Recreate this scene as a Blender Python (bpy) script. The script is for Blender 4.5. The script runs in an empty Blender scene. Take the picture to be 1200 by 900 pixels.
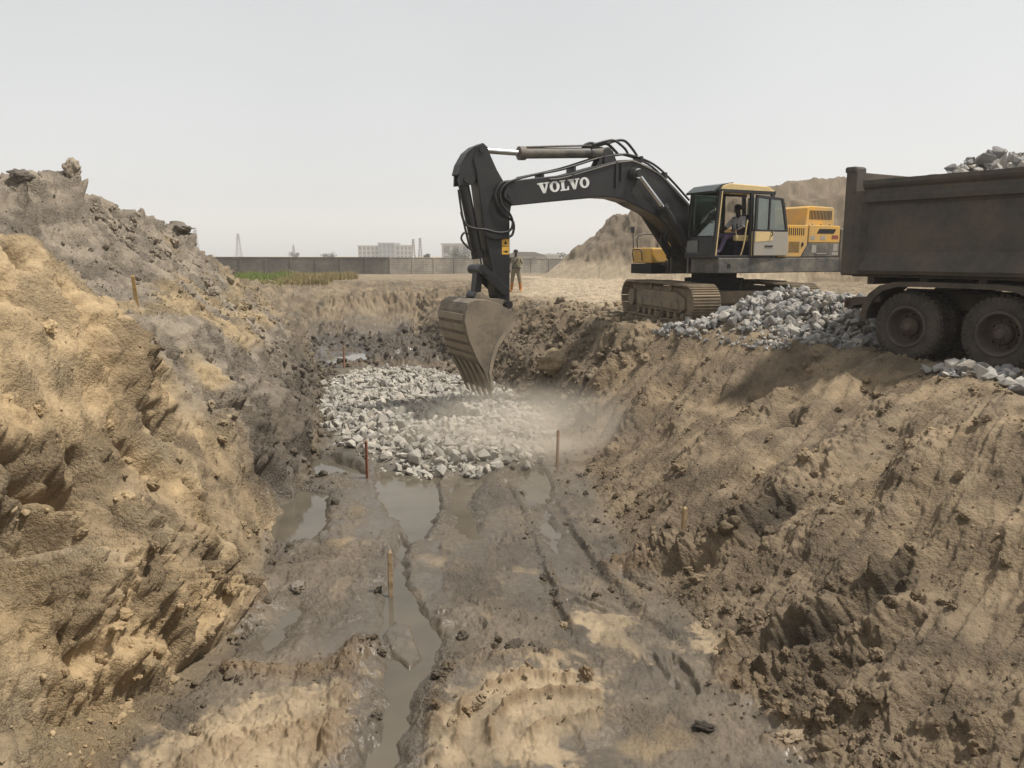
import bpy, bmesh, math, random
import numpy as np
from mathutils import Vector, Matrix, Euler
EYE = 1.6
PITCH = math.radians(9.4)
FPX = 924.0
# ---------------------------------------------------------------- mesh helpers
COLL = bpy.context.scene.collection
class MB:
    def __init__(s): s.v, s.f, s.sm = [], [], []
    def add(s, vs, fs, smooth=False, M=None):
        n = len(s.v)
        s.v += [tuple(M @ Vector(p)) if M is not None else tuple(p) for p in vs]
        s.f += [tuple(i + n for i in f) for f in fs]; s.sm += [smooth] * len(fs); return s
    def box(s, x0, x1, y0, y1, z0, z1, M=None, bev=0.0):
        """a box; bev chamfers its edges"""
        if bev <= 0:
            return s.add([(x0,y0,z0),(x1,y0,z0),(x1,y1,z0),(x0,y1,z0),(x0,y0,z1),(x1,y0,z1),(x1,y1,z1),(x0,y1,z1)],
                         [(0,3,2,1),(4,5,6,7),(0,1,5,4),(1,2,6,5),(2,3,7,6),(3,0,4,7)], M=M)
        bm = bmesh.new(); bmesh.ops.create_cube(bm, size=1)
        for v in bm.verts: v.co = Vector(((x0+x1)/2 + v.co.x*(x1-x0), (y0+y1)/2 + v.co.y*(y1-y0), (z0+z1)/2 + v.co.z*(z1-z0)))
        bmesh.ops.bevel(bm, geom=bm.edges[:], offset=min(bev, .3*min(x1-x0, y1-y0, z1-z0)), segments=2, affect='EDGES', profile=.5)
        bm.verts.index_update()
        s.add([v.co[:] for v in bm.verts], [tuple(v.index for v in f.verts) for f in bm.faces], M=M); bm.free(); return s
    def prism(s, poly, y0, y1, axis='y', bev=0.0, M=None):
        """polygon in (x, z) pushed along y (axis 'x': polygon in (y, z) along x; axis 'z': polygon in (x, y) along z)"""
        put = {'y': lambda a, b, t: (a, t, b), 'x': lambda a, b, t: (t, a, b), 'z': lambda a, b, t: (a, b, t)}[axis]
        bm = bmesh.new()
        A = [bm.verts.new(put(a, b, y0)) for a, b in poly]; B = [bm.verts.new(put(a, b, y1)) for a, b in poly]
        n = len(poly); bm.faces.new(A); bm.faces.new(B[::-1])
        for i in range(n): bm.faces.new((A[i], B[i], B[(i+1) % n], A[(i+1) % n]))
        bmesh.ops.recalc_face_normals(bm, faces=bm.faces[:])
        if bev > 0:
            ed = [e for e in bm.edges if len(e.link_faces) == 2 and e.calc_face_angle(0) > .5]
            bmesh.ops.bevel(bm, geom=ed, offset=bev, segments=2, affect='EDGES', profile=.5)
        big = [f for f in bm.faces if len(f.verts) > 4]
        if big: bmesh.ops.triangulate(bm, faces=big)
        bm.verts.index_update()
        s.add([v.co[:] for v in bm.verts], [tuple(v.index for v in f.verts) for f in bm.faces], M=M); bm.free(); return s
    def cyl(s, p0, p1, r0, r1=None, n=16, M=None, caps=True):
        p0, p1 = Vector(p0), Vector(p1); r1 = r0 if r1 is None else r1
        d = (p1 - p0).normalized(); a = d.orthogonal().normalized(); b = d.cross(a)
        ring = lambda p, r: [tuple(p + (a * math.cos(t) + b * math.sin(t)) * r) for t in [2 * math.pi * k / n for k in range(n)]]
        s.add(ring(p0, r0) + ring(p1, r1), [(k, (k+1) % n, n + (k+1) % n, n + k) for k in range(n)], True, M)
        if caps:
            s.add(ring(p0, r0), [tuple(range(n))[::-1]], False, M); s.add(ring(p1, r1), [tuple(range(n))], False, M)
        return s
    def tube(s, pts, r, n=8, sub=4, M=None):
        P = [Vector(p) for p in pts]; Q = []
        for i in range(len(P) - 1):
            p0, p1, p2, p3 = P[max(i-1, 0)], P[i], P[i+1], P[min(i+2, len(P)-1)]
            for k in range(sub):
                t = k / sub
                Q.append(.5 * ((2*p1) + (p2-p0)*t + (2*p0-5*p1+4*p2-p3)*t*t + (3*p1-p0-3*p2+p3)*t**3))
        Q.append(P[-1]); vs, fs = [], []; up = Vector((.13, .31, .94)).normalized()
        for i, q in enumerate(Q):
            d = (Q[min(i+1, len(Q)-1)] - Q[max(i-1, 0)]).normalized()
            a = d.cross(up); a = a.normalized() if a.length > .05 else d.orthogonal().normalized(); b = d.cross(a)
            rr = r(i / (len(Q)-1)) if callable(r) else r
            vs += [tuple(q + (a * math.cos(t) + b * math.sin(t)) * rr) for t in [2*math.pi*k/n for k in range(n)]]
        for i in range(len(Q) - 1): fs += [(i*n+k, i*n+(k+1) % n, (i+1)*n+(k+1) % n, (i+1)*n+k) for k in range(n)]
        m = len(Q) - 1
        return s.add(vs, fs, True, M).add([vs[k] for k in range(n)], [tuple(range(n))[::-1]], False, M).add([vs[m*n+k] for k in range(n)], [tuple(range(n))], False, M)
    def lathe(s, prof, n=32, M=None, smooth=True):
        """profile (radius, y) spun about the local y axis"""
        vs = []; fs = []; m = len(prof)
        for k in range(n):
            t = 2*math.pi*k/n
            vs += [(r*math.cos(t), y, r*math.sin(t)) for r, y in prof]
        for k in range(n):
            k2 = (k+1) % n
            fs += [(k*m+i, k*m+i+1, k2*m+i+1, k2*m+i) for i in range(m-1)]
        return s.add(vs, fs, smooth, M)
    def build(s, name, mat, parent=None, loc=None, rot=None):
        me = bpy.data.meshes.new(name); me.from_pydata(s.v, [], s.f)
        me.polygons.foreach_set('use_smooth', s.sm); me.update()
        bm = bmesh.new(); bm.from_mesh(me); bmesh.ops.recalc_face_normals(bm, faces=bm.faces[:]); bm.to_mesh(me); bm.free()
        o = bpy.data.objects.new(name, me); COLL.objects.link(o)
        if mat is not None: me.materials.append(mat)
        if parent is not None: o.parent = parent
        if loc is not None: o.location = loc
        if rot is not None: o.rotation_euler = rot
        return o
def thing(name, label, cat, loc=(0, 0, 0), rz=0.0, group=None):
    o = bpy.data.objects.new(name, None); COLL.objects.link(o); o.location = loc; o.rotation_euler = (0, 0, rz)
    o.empty_display_size = .2
    return tag(o, label, cat, group)
def tag(o, label, cat, group=None, kind=None):
    if label: o['label'] = label
    if cat: o['category'] = cat
    if group: o['group'] = group
    if kind: o['kind'] = kind
    return o
def copy_part(src, parent, M=None):
    c = src.copy(); COLL.objects.link(c); c.parent = parent
    if M is not None: c.matrix_local = M
    for ch in list(src.children):
        k = ch.copy(); COLL.objects.link(k); k.parent = c
    return c
def skin_figure(name, joints, bones, mats, pick, parent=None):
    """one continuous body grown round joints {name: (x, y, z, radius)} and bones [(a, b)]"""
    names = list(joints); me = bpy.data.meshes.new(name)
    me.from_pydata([joints[n][:3] for n in names], [(names.index(a), names.index(b)) for a, b in bones], [])
    o = bpy.data.objects.new(name + '_rig', me); COLL.objects.link(o)
    md = o.modifiers.new('skin', 'SKIN'); sv = me.skin_vertices[0].data
    for i, n in enumerate(names):
        r = joints[n][3]; sv[i].radius = (r, r) if not isinstance(r, tuple) else r; sv[i].use_root = (n == 'pelvis')
    md.use_smooth_shade = True
    ss = o.modifiers.new('sub', 'SUBSURF'); ss.levels = 2; ss.render_levels = 2
    dg = bpy.context.evaluated_depsgraph_get(); em = bpy.data.meshes.new_from_object(o.evaluated_get(dg))
    bpy.data.objects.remove(o); em.name = name
    b = bpy.data.objects.new(name, em); COLL.objects.link(b)
    em.materials.clear()
    for m in mats: em.materials.append(m)
    seg = [(Vector(joints[a][:3]), Vector(joints[c][:3]), a, c) for a, c in bones]
    for p in em.polygons:
        c = p.center; best = None
        for A, B, na, nb in seg:
            d = B - A; t = max(0, min(1, (c - A).dot(d) / (d.length_squared + 1e-9))); q = (c - A - d * t).length
            if best is None or q < best[0]: best = (q, na, nb, t)
        p.material_index = pick(best[1], best[2], best[3], c); p.use_smooth = True
    if parent: b.parent = parent
    return b
# ---------------------------------------------------------------- terrain: analytic base
# stations along the trench: y, then (x, z) knots: plain, crest back, crest, bench, mid, foot | foot, mid, crest, plain
FL = -2.14
ST = [
 (1.0, [(-30, .2), (-12, .5), (-5.6, .5), (-4.6, .3), (-3.8, .0), (-2.9, -.0), (2.4, -.0), (4.0, .0), (6.2, .0), (9, 0)]),
 (3.7, [(-30, .3), (-12, 1.0), (-5.1, 1.6), (-4.5, .9), (-3.7, -.9), (-2.8, FL), (2.4, FL), (4.1, -1.45), (6.3, -.1), (9, 0)]),
 (5.3, [(-30, .3), (-12, 1.1), (-5.2, 1.65), (-4.7, .9), (-3.8, -.75), (-2.9, FL), (2.2, FL), (3.95, -1.38), (6.0, -.05), (9, 0)]),
 (7.0, [(-30, .3), (-12, 1.3), (-5.2, 1.72), (-4.75, 1.1), (-3.75, -.7), (-2.75, FL), (2.05, FL), (3.7, -1.25), (5.7, -.02), (9, 0)]),
 (8.6, [(-30, .3), (-11, 1.8), (-5.2, 1.70), (-4.65, 1.1), (-4.0, -.5), (-2.95, FL), (1.65, FL), (3.5, -1.15), (5.6, .0), (9, 0)]),
 (9.5, [(-30, .3), (-11, 2.0), (-5.6, 1.55), (-4.75, .8), (-4.1, -.6), (-3.1, FL), (1.5, FL), (3.4, -1.1), (5.8, .02), (9, 0)]),
 (10.8, [(-30, .3), (-10.5, 2.4), (-7.4, 1.45), (-5.1, .55), (-4.2, -.8), (-3.2, FL), (1.4, FL), (3.5, -1.05), (6.15, .04), (9, 0)]),
 (13.0, [(-30, .3), (-9.8, 2.75), (-7.0, .95), (-5.0, .35), (-4.25, -.9), (-3.5, FL), (1.3, FL), (3.5, -1.1), (6.0, .04), (9, 0)]),
 (15.5, [(-30, .2), (-9.2, 2.85), (-7.1, 1.2), (-5.5, .05), (-4.7, -1.0), (-3.9, FL), (1.15, FL), (2.5, -1.1), (4.2, .0), (9, 0)]),
 (18.0, [(-30, .2), (-9.0, 2.5), (-7.4, 1.1), (-6.1, .0), (-5.3, -1.05), (-4.5, FL), (.95, FL), (1.65, -1.0), (2.7, .0), (9, 0)]),
 (20.5, [(-30, .1), (-9.0, 2.1), (-7.8, .9), (-6.7, -.05), (-5.9, -1.1), (-5.1, FL), (.3, FL), (1.0, -1.1), (2.0, .0), (9, 0)]),
 (24.0, [(-30, .0), (-9.2, 1.3), (-8.3, .6), (-7.4, -.25), (-6.7, -1.2), (-5.9, FL), (-.9, FL), (.2, -1.1), (1.6, .0), (9, 0)]),
 (28.0, [(-30, .0), (-10., .55), (-9.3, .1), (-8.6, -.6), (-8., -1.4), (-7.3, FL), (-2.2, FL), (-1.2, -1.0), (.3, .0), (9, 0)]),
 (34.0, [(-30, .0), (-12, .1), (-11., -.2), (-10.4, -.8), (-9.9, -1.4), (-9.2, FL), (-4.2, FL), (-3.0, -1.0), (-1., .0), (9, 0)]),
 (41.0, [(-30, .0), (-13.5, .0), (-12.6, -.2), (-12., -.7), (-11.5, -1.3), (-10.5, FL), (-5.0, FL), (-3.5, -.9), (-2., .0), (9, 0)]),
 (47.0, [(-30, .0), (-14, .0), (-13, .0), (-12.5, .0), (-11.8, .0), (-11, .0), (-5., .0), (-3.5, .0), (-2., .0), (9, 0)]),
]
_SY = np.array([s[0] for s in ST]); _SX = np.array([[k[0] for k in s[1]] for s in ST], float); _SZ = np.array([[k[1] for k in s[1]] for s in ST], float)
def sstep(a, b, x):
    t = np.clip((x - a) / (b - a), 0, 1); return t * t * (3 - 2 * t)
def base_h(x, y):
    """height of the smooth ground, before lumps"""
    x = np.asarray(x, float); y = np.asarray(y, float)
    yc = np.clip(y, _SY[0], _SY[-1])
    K = _SX.shape[1]
    kx = [np.interp(yc, _SY, _SX[:, k]) for k in range(K)]
    kz = [np.interp(yc, _SY, _SZ[:, k]) for k in range(K)]
    z = np.where(x < kx[0], kz[0], 0.0)
    for k in range(K - 1):
        t = (x - kx[k]) / (kx[k + 1] - kx[k])
        te = 0.55 * t + 0.45 * (t * t * (3 - 2 * t))
        m = (t >= 0) & (t < 1)
        z = np.where(m, kz[k] + (kz[k + 1] - kz[k]) * te, z)
    z = z * sstep(.6, 1.0, y)
    z = z - .0173 * np.clip(y - 45, 0, 85)
    # rock heap under the stones beside the digger, heap of stones on the pit floor
    def el(cx, cy, rx, ry, rot, h, p=1.0):
        c, s = math.cos(rot), math.sin(rot)
        dx, dy = x - cx, y - cy
        q = ((dx * c + dy * s) / rx) ** 2 + ((-dx * s + dy * c) / ry) ** 2
        return h * np.clip(1 - q, 0, 1) ** p
    z = z + el(6.1, 15.9, 2.2, 1.6, -.5, .60, .9) + el(4.7, 16.2, 1.5, .9, -.3, .16) - el(7.0, 11.2, 3.0, 3.0, 0, .10, .6) * (x > 5.2)
    z = z + el(-2.3, 18.5, 3.1, 6.2, .20, .22, .7) * (z < -.8)
    # big sand stockpile beyond the digger
    d = np.hypot((x - 24) / 21.5, (y - 66) / 22.0)
    front = 18.0 * np.clip(1.0 - d, 0, 1)
    pile = np.minimum(front, 5.0 + .02 * (x - 10))
    d2 = np.hypot((x - 29) / 23, (y - 74) / 18)
    pile2 = 11.0 * np.clip(1.0 - d2, 0, 1) ** .75
    pile = np.maximum(pile, np.minimum(pile2, 8.2 + .3 * np.sin(x * .5) + .25 * np.sin(x * 1.3 + 1)))
    z = z + np.maximum(pile, 0)
    return z
# ---------------------------------------------------------------- noise in numpy
_rs = np.random.RandomState(7)
_PERM = np.concatenate([_rs.permutation(256)] * 2).astype(np.int32)
_GR = _rs.normal(size=(256, 3)).astype(np.float32); _GR /= np.linalg.norm(_GR, axis=1)[:, None]
_JIT = _rs.rand(256, 3).astype(np.float32)
def perlin(x, y, z):
    x = np.asarray(x, np.float32); y = np.asarray(y, np.float32); z = np.asarray(z, np.float32)
    x0 = np.floor(x); y0 = np.floor(y); z0 = np.floor(z)
    fx, fy, fz = x - x0, y - y0, z - z0
    xi = x0.astype(np.int32) & 255; yi = y0.astype(np.int32) & 255; zi = z0.astype(np.int32) & 255
    u = fx * fx * fx * (fx * (fx * 6 - 15) + 10); v = fy * fy * fy * (fy * (fy * 6 - 15) + 10); w = fz * fz * fz * (fz * (fz * 6 - 15) + 10)
    def g(dx, dy, dz):
        h = _PERM[_PERM[_PERM[(xi + dx) & 255] + ((yi + dy) & 255)] + ((zi + dz) & 255)]
        G = _GR[h]
        return G[..., 0] * (fx - dx) + G[..., 1] * (fy - dy) + G[..., 2] * (fz - dz)
    a = g(0, 0, 0) * (1 - u) + g(1, 0, 0) * u; b = g(0, 1, 0) * (1 - u) + g(1, 1, 0) * u
    c = g(0, 0, 1) * (1 - u) + g(1, 0, 1) * u; d = g(0, 1, 1) * (1 - u) + g(1, 1, 1) * u
    e = a * (1 - v) + b * v; f = c * (1 - v) + d * v
    return (e * (1 - w) + f * w) * 1.5
def fbm(P, f, oct=3, gain=.5, lac=2.03, kind=0, off=0.0):
    s = 0; a = 1.0; n = 0
    for o in range(oct):
        q = P * f + (off + 17.3 * o)
        v = perlin(q[:, 0], q[:, 1], q[:, 2])
        if kind == 1: v = 1 - 2 * np.abs(v)          # ridged
        elif kind == 2: v = 2 * np.abs(v) - .6       # billow
        s = s + a * v; n += a; a *= gain; f *= lac
    return s / n
def worley(P, f, off=0.0):
    """nearest cell distance and a cell id hash"""
    Q = (P * f + off).astype(np.float32)
    C = np.floor(Q); Fr = Q - C; Ci = C.astype(np.int32) & 255
    best = np.full(len(Q), 9., np.float32); b2 = best.copy(); bid = np.zeros(len(Q), np.int32)
    for dx in (-1, 0, 1):
        for dy in (-1, 0, 1):
            for dz in (-1, 0, 1):
                h = _PERM[_PERM[_PERM[(Ci[:, 0] + dx) & 255] + ((Ci[:, 1] + dy) & 255)] + ((Ci[:, 2] + dz) & 255)]
                J = _JIT[h]
                d = (J[:, 0] + dx - Fr[:, 0]) ** 2 + (J[:, 1] + dy - Fr[:, 1]) ** 2 + (J[:, 2] + dz - Fr[:, 2]) ** 2
                m = d < best
                b2 = np.where(m, best, np.minimum(b2, d)); best = np.where(m, d, best); bid = np.where(m, h, bid)
    return np.sqrt(best), np.sqrt(b2), bid
def facets(P, f, off=0.0, tilt=1.0, step=.5, hard=3.2):
    """broken earth: every cell is a tilted chip with a height of its own"""
    Q = (P * f + off).astype(np.float32); C = np.floor(Q); Fr = Q - C; Ci = C.astype(np.int32) & 255
    best = np.full(len(Q), 9., np.float32); b2 = best.copy(); val = np.zeros(len(Q), np.float32); G2 = _GR[::-1]
    for dx in (-1, 0, 1):
        for dy in (-1, 0, 1):
            for dz in (-1, 0, 1):
                h = _PERM[_PERM[_PERM[(Ci[:, 0] + dx) & 255] + ((Ci[:, 1] + dy) & 255)] + ((Ci[:, 2] + dz) & 255)]
                J = _JIT[h]; ox, oy, oz = Fr[:, 0] - J[:, 0] - dx, Fr[:, 1] - J[:, 1] - dy, Fr[:, 2] - J[:, 2] - dz
                d = ox * ox + oy * oy + oz * oz; m = d < best
                g = G2[h]; w = tilt * (ox * g[:, 0] + oy * g[:, 1] + oz * g[:, 2]) + step * (J[:, 0] - .5)
                b2 = np.where(m, best, np.minimum(b2, d)); best = np.where(m, d, best); val = np.where(m, w, val)
    e = np.sqrt(b2) - np.sqrt(best)
    e = np.clip(e * hard, 0, 1); e = e * e * (3 - 2 * e)
    return val * e - .16 * (1 - e)
def polysd(x, y, pts):
    """signed distance to a polygon, negative inside"""
    d = np.full(x.shape, 1e9); ins = np.zeros(x.shape, bool); n = len(pts)
    for i in range(n):
        ax, ay = pts[i]; bx, by = pts[(i + 1) % n]
        ex, ey = bx - ax, by - ay
        t = np.clip(((x - ax) * ex + (y - ay) * ey) / (ex * ex + ey * ey + 1e-9), 0, 1)
        d = np.minimum(d, (x - ax - t * ex) ** 2 + (y - ay - t * ey) ** 2)
        c = ((ay > y) != (by > y)) & (x < ax + (y - ay) / (by - ay + 1e-12) * ex)
        ins ^= c
    d = np.sqrt(d)
    return np.where(ins, -d, d)
def lined(x, y, pts):
    """distance to a polyline, and which side"""
    d = np.full(x.shape, 1e9)
    if len(pts) == 1: return np.hypot(x - pts[0][0], y - pts[0][1])
    for (ax, ay), (bx, by) in zip(pts[:-1], pts[1:]):
        ex, ey = bx - ax, by - ay
        t = np.clip(((x - ax) * ex + (y - ay) * ey) / (ex * ex + ey * ey + 1e-9), 0, 1)
        d = np.minimum(d, (x - ax - t * ex) ** 2 + (y - ay - t * ey) ** 2)
    return np.sqrt(d)
# ---------------------------------------------------------------- ground mesh
PUD = [
 [(-2.39,12.79),(-2.11,11.72),(-1.79,10.92),(-1.5,10.22),(-1.33,9.74),(-1.13,9.98),(-1.01,10.73),(-1.01,11.72),(-1.16,12.62),(-1.0,13.6),(-2.38,13.6)],
 [(0.0,13.6),(0.6,13.53),(0.71,12.16),(0.51,11.42),(0.2,11.72),(0.04,12.4)],
 [(-1.56,10.3),(-1.52,9.45),(-1.48,8.2),(-1.40,7.4),(-1.25,6.97),(-1.17,6.45),(-1.16,5.93),(-1.18,5.0),(-1.1,4.0),(-0.72,4.0),(-0.78,5.23),(-0.80,5.81),(-0.77,6.3),(-0.72,6.74),(-0.62,7.25),(-0.88,7.8),(-1.18,8.66),(-1.30,9.74)],
 [(-3.4,10.1),(-3.7,11.65),(-3.6,12.4),(-2.85,12.1),(-2.55,10.73),(-2.58,9.9),(-3.0,9.75)],
 [(-3.9,13.32),(-3.95,14.5),(-3.14,14.11),(-2.56,13.4),(-2.4,12.9),(-3.01,13.15),(-3.32,12.89)],
 [(-8.13,38.41),(-7.18,41.44),(-5.34,41.04),(-5.03,35.63),(-6.63,33.86)],
 [(-9.09,35.63),(-9.7,39.74),(-8.03,33.86),(-7.42,30.27)],
]
SHAL = [  # thin water over brown mud
 [(-7.69,31.38),(-6.56,32.58),(-4.6,28.26),(-4.9,26.4),(-6.3,26.4)],
 [(-1.19,12.6),(-0.99,13.4),(-.3,13.3),(-0.52,11.5),(-0.35,10.22),(-0.61,9.74),(-0.97,10.73)],
 [(-2.64,7.2),(-2.55,7.88),(-2.3,8.2),(-2.11,7.88),(-2.16,7.31),(-2.33,7.0)],
 [(0.45,11.3),(.25,10.6),(.45,9.6),(.62,9.4),(.72,10.2),(.62,11.2)],
]
ISLE = [(-1.3,7.37),(-1.24,7.72),(-1.05,7.6),(-0.94,7.3),(-0.83,6.89),(-0.94,6.69),(-1.18,6.97)]
WATER_Z = FL - .035
# furrows, lumps and hollows: points, half width, height (negative digs)
FEAT = [
 ([(2.1,6.98),(2.61,6.92),(3.01,6.85),(3.4,6.88)], .10, .17), ([(2.35,6.78),(2.77,6.66),(3.2,6.64),(3.5,6.72)], .06, -.13),
 ([(2.0,6.60),(2.45,6.42),(2.9,6.36),(3.45,6.45)], .13, .20), ([(2.5,6.2),(2.95,6.14),(3.4,6.25)], .08, -.12),
 ([(1.9,6.35),(2.2,6.15),(2.6,6.0)], .15, .12), ([(3.45,6.98),(3.7,7.0)], .10, .18), ([(3.58,6.84)], .06, -.16),
 ([(2.2,5.8),(2.6,5.6),(3.0,5.5)], .14, .10), ([(2.0,5.5),(2.4,5.2)], .1, .08), ([(3.0,5.2),(3.4,5.0)], .18, .08),
 ([(1.5,9.0),(1.9,8.9),(2.4,8.75),(2.75,8.7)], .26, .30), ([(1.75,8.62),(2.2,8.45)], .12, -.12), ([(2.85,8.55),(3.1,8.7)], .16, -.24),
 ([(3.95,11.2),(4.15,11.4)], .16, -.34), ([(4.0,11.75)], .25, .18), ([(3.2,9.0),(3.5,9.4)], .25, .16),
 ([(1.25,17.4),(1.7,17.7),(2.0,18.2)], .30, -.55), ([(2.2,16.8),(2.7,17.2)], .35, .28), ([(.9,21.0),(1.3,21.4)], .5, -.5),
 ([(1.1,16.6),(1.7,16.2)], .25, .18), ([(2.9,15.2),(2.2,14.3),(1.8,13.6)], .22, .15), ([(3.6,14.2),(2.9,13.3)], .25, .12), ([(3.2,14.9),(2.5,13.9)], .16, -.12),
 ([(4.4,12.6),(3.5,11.9),(2.6,11.4)], .2, .14), ([(4.1,13.2),(3.2,12.5)], .14, -.12), ([(5.0,10.5),(4.2,9.6),(3.6,9.1)], .22, .12), ([(4.7,8.6),(4.0,8.0)], .25, .12), ([(4.6,9.3),(4.1,8.6)], .15, -.1),
 # pale ring tracks in the mud, brown crumbs beside them
 ([(-.40,5.5),(-0.42,6.0),(-0.2,6.30),(0.15,6.48),(0.68,6.40)], .045, .09), ([(-.16,5.55),(-0.17,5.8),(0.02,6.0),(0.29,6.13),(0.73,6.14)], .04, .09), ([(.1,5.55),(.3,5.75),(.7,5.85)], .045, .08),
 ([(-0.66,6.1),(-0.6,6.45),(-0.48,6.7),(0.0,6.9),(0.4,6.75)], .10, .06), ([(-.60,5.3),(-.62,5.9)], .1, .08),
 ([(-2.5,6.55),(-1.89,6.5),(-1.5,6.65),(-1.36,7.05)], .16, .09), ([(-2.4,5.2),(-1.9,5.6),(-1.4,5.6)], .3, .06),
 ([(-1.36,5.3),(-1.38,6.2),(-1.5,6.9)], .12, .07),
 # wheel tracks
 ([(-0.10,12.6),(0.13,11.11),(0.36,9.17),(0.55,7.4)], .05, -.05), ([(0.40,9.17),(0.62,7.3)], .05, .06), ([(0.65,11.5),(0.94,9.17),(1.26,7.78),(1.64,7.05)], .06, -.06), ([(0.8,10.5),(1.05,9.17),(1.4,7.78)], .05, .05),
 ([(0.35,8.6),(.9,8.0),(1.3,7.7)], .03, -.06), ([(0.6,8.1),(1.0,7.75)], .03, -.06), ([(1.3,8.7),(1.7,8.2)], .04, -.06),
 # left bank
 ([(-5.1,8.17)], .14, -.45), ([(-4.75,8.55),(-4.45,8.30)], .12, -.4), ([(-4.9,7.6)], .12, -.25), ([(-4.55,8.95),(-4.2,8.6)], .14, .15),
 ([(-4.10,6.25),(-4.05,6.4)], .09, -.5), ([(-3.95,6.50),(-3.88,6.72)], .09, -.6), ([(-3.92,6.98)], .08, -.5), ([(-3.92,5.85),(-3.8,6.1),(-3.7,6.2)], .10, -.5), ([(-4.0,7.15)], .09, -.5), ([(-4.3,6.0)], .09, -.4), ([(-3.62,6.95)], .08, -.4), ([(-4.05,6.65)], .14, .16), ([(-3.75,6.35)], .1, .18), ([(-4.15,5.9)], .15, .14), ([(-3.72,6.75)], .09, .14),
 ([(-3.6,5.6),(-3.45,6.3),(-3.22,6.9),(-3.05,7.5),(-2.95,8.0)], .24, .34), ([(-3.25,5.0),(-3.12,5.61),(-2.9,6.25),(-2.78,6.85),(-2.7,7.3)], .09, -.24), ([(-3.35,5.5)], .10, -.22), ([(-3.02,6.5)], .09, -.2),
 ([(-3.44,7.1),(-3.38,7.6),(-3.3,7.95)], .16, .14), ([(-3.2,7.7),(-3.10,7.95),(-3.02,8.3)], .08, -.5), ([(-3.3,8.75),(-3.2,8.9)], .08, -.5), ([(-3.5,9.0)], .09, -.4), ([(-3.62,8.6),(-3.5,8.75)], .08, -.3),
 ([(-4.45,8.2),(-4.39,9.1),(-4.3,9.5)], .2, .20), ([(-4.15,8.7),(-4.1,9.3)], .10, -.3), ([(-4.0,8.0),(-3.85,8.3)], .12, -.3), ([(-4.1,10.6),(-4.35,11.6)], .2, .16), ([(-3.95,11.4),(-3.85,12.0)], .2, .15), ([(-3.7,11.0),(-3.62,11.6)], .12, -.36), ([(-4.3,11.0),(-4.2,11.5)], .08, -.22), ([(-4.0,13.4),(-4.3,14.4)], .25, .2), ([(-3.95,12.7)], .16, -.4), ([(-3.75,14.0),(-3.8,14.4)], .14, -.35), ([(-3.55,12.3)], .12, -.35), ([(-4.15,13.2)], .14, -.35), ([(-4.4,15.6),(-4.6,16.2)], .2, -.4), ([(-4.9,17.6)], .2, -.35),
 ([(-8.95,16.0)], .24, .36), ([(-9.1,15.4),(-9,16.7)], .45, .16), ([(-9.0,14.6)], .16, .25), ([(-9.0,14.0)], .2, .22), ([(-9.0,21.3)], .3, .28), ([(-8.9,18.9),(-8.9,19.6)], .3, .2), ([(-9.0,17.6),(-9.0,18.0)], .25, .15), ([(-9.05,12.8)], .2, .2),
 # far end of the trench
 ([(-8.0,38.5),(-6.0,39.5)], .9, .5), ([(-5.5,36.5),(-4.6,35.5)], .7, .45), ([(-9.2,33.0),(-8.4,31.5)], .6, .4), ([(-6.0,44.0),(-4.5,43.2)], 1.2, .6), ([(-9.5,43.5),(-8.0,44)], 1.3, .5), ([(-3.2,37.5),(-2.6,39.5)], .8, -.5), ([(-7,42.5)], .8, -.4),
 ([(-4.2,31.0),(-3.2,31.3)], .5, .35), ([(-5.2,26.8),(-3.0,27.0),(-2.0,26.4)], .7, .30), ([(-7.0,33.4),(-5.5,33.6),(-4.5,33.0)], .7, .28), ([(-8.6,36.5),(-7.6,36.0)], 1.0, .5), ([(-6.5,29.8)], .5, .25), ([(-4.4,28.9),(-3.3,28.6)], .4, .3),
]
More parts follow.
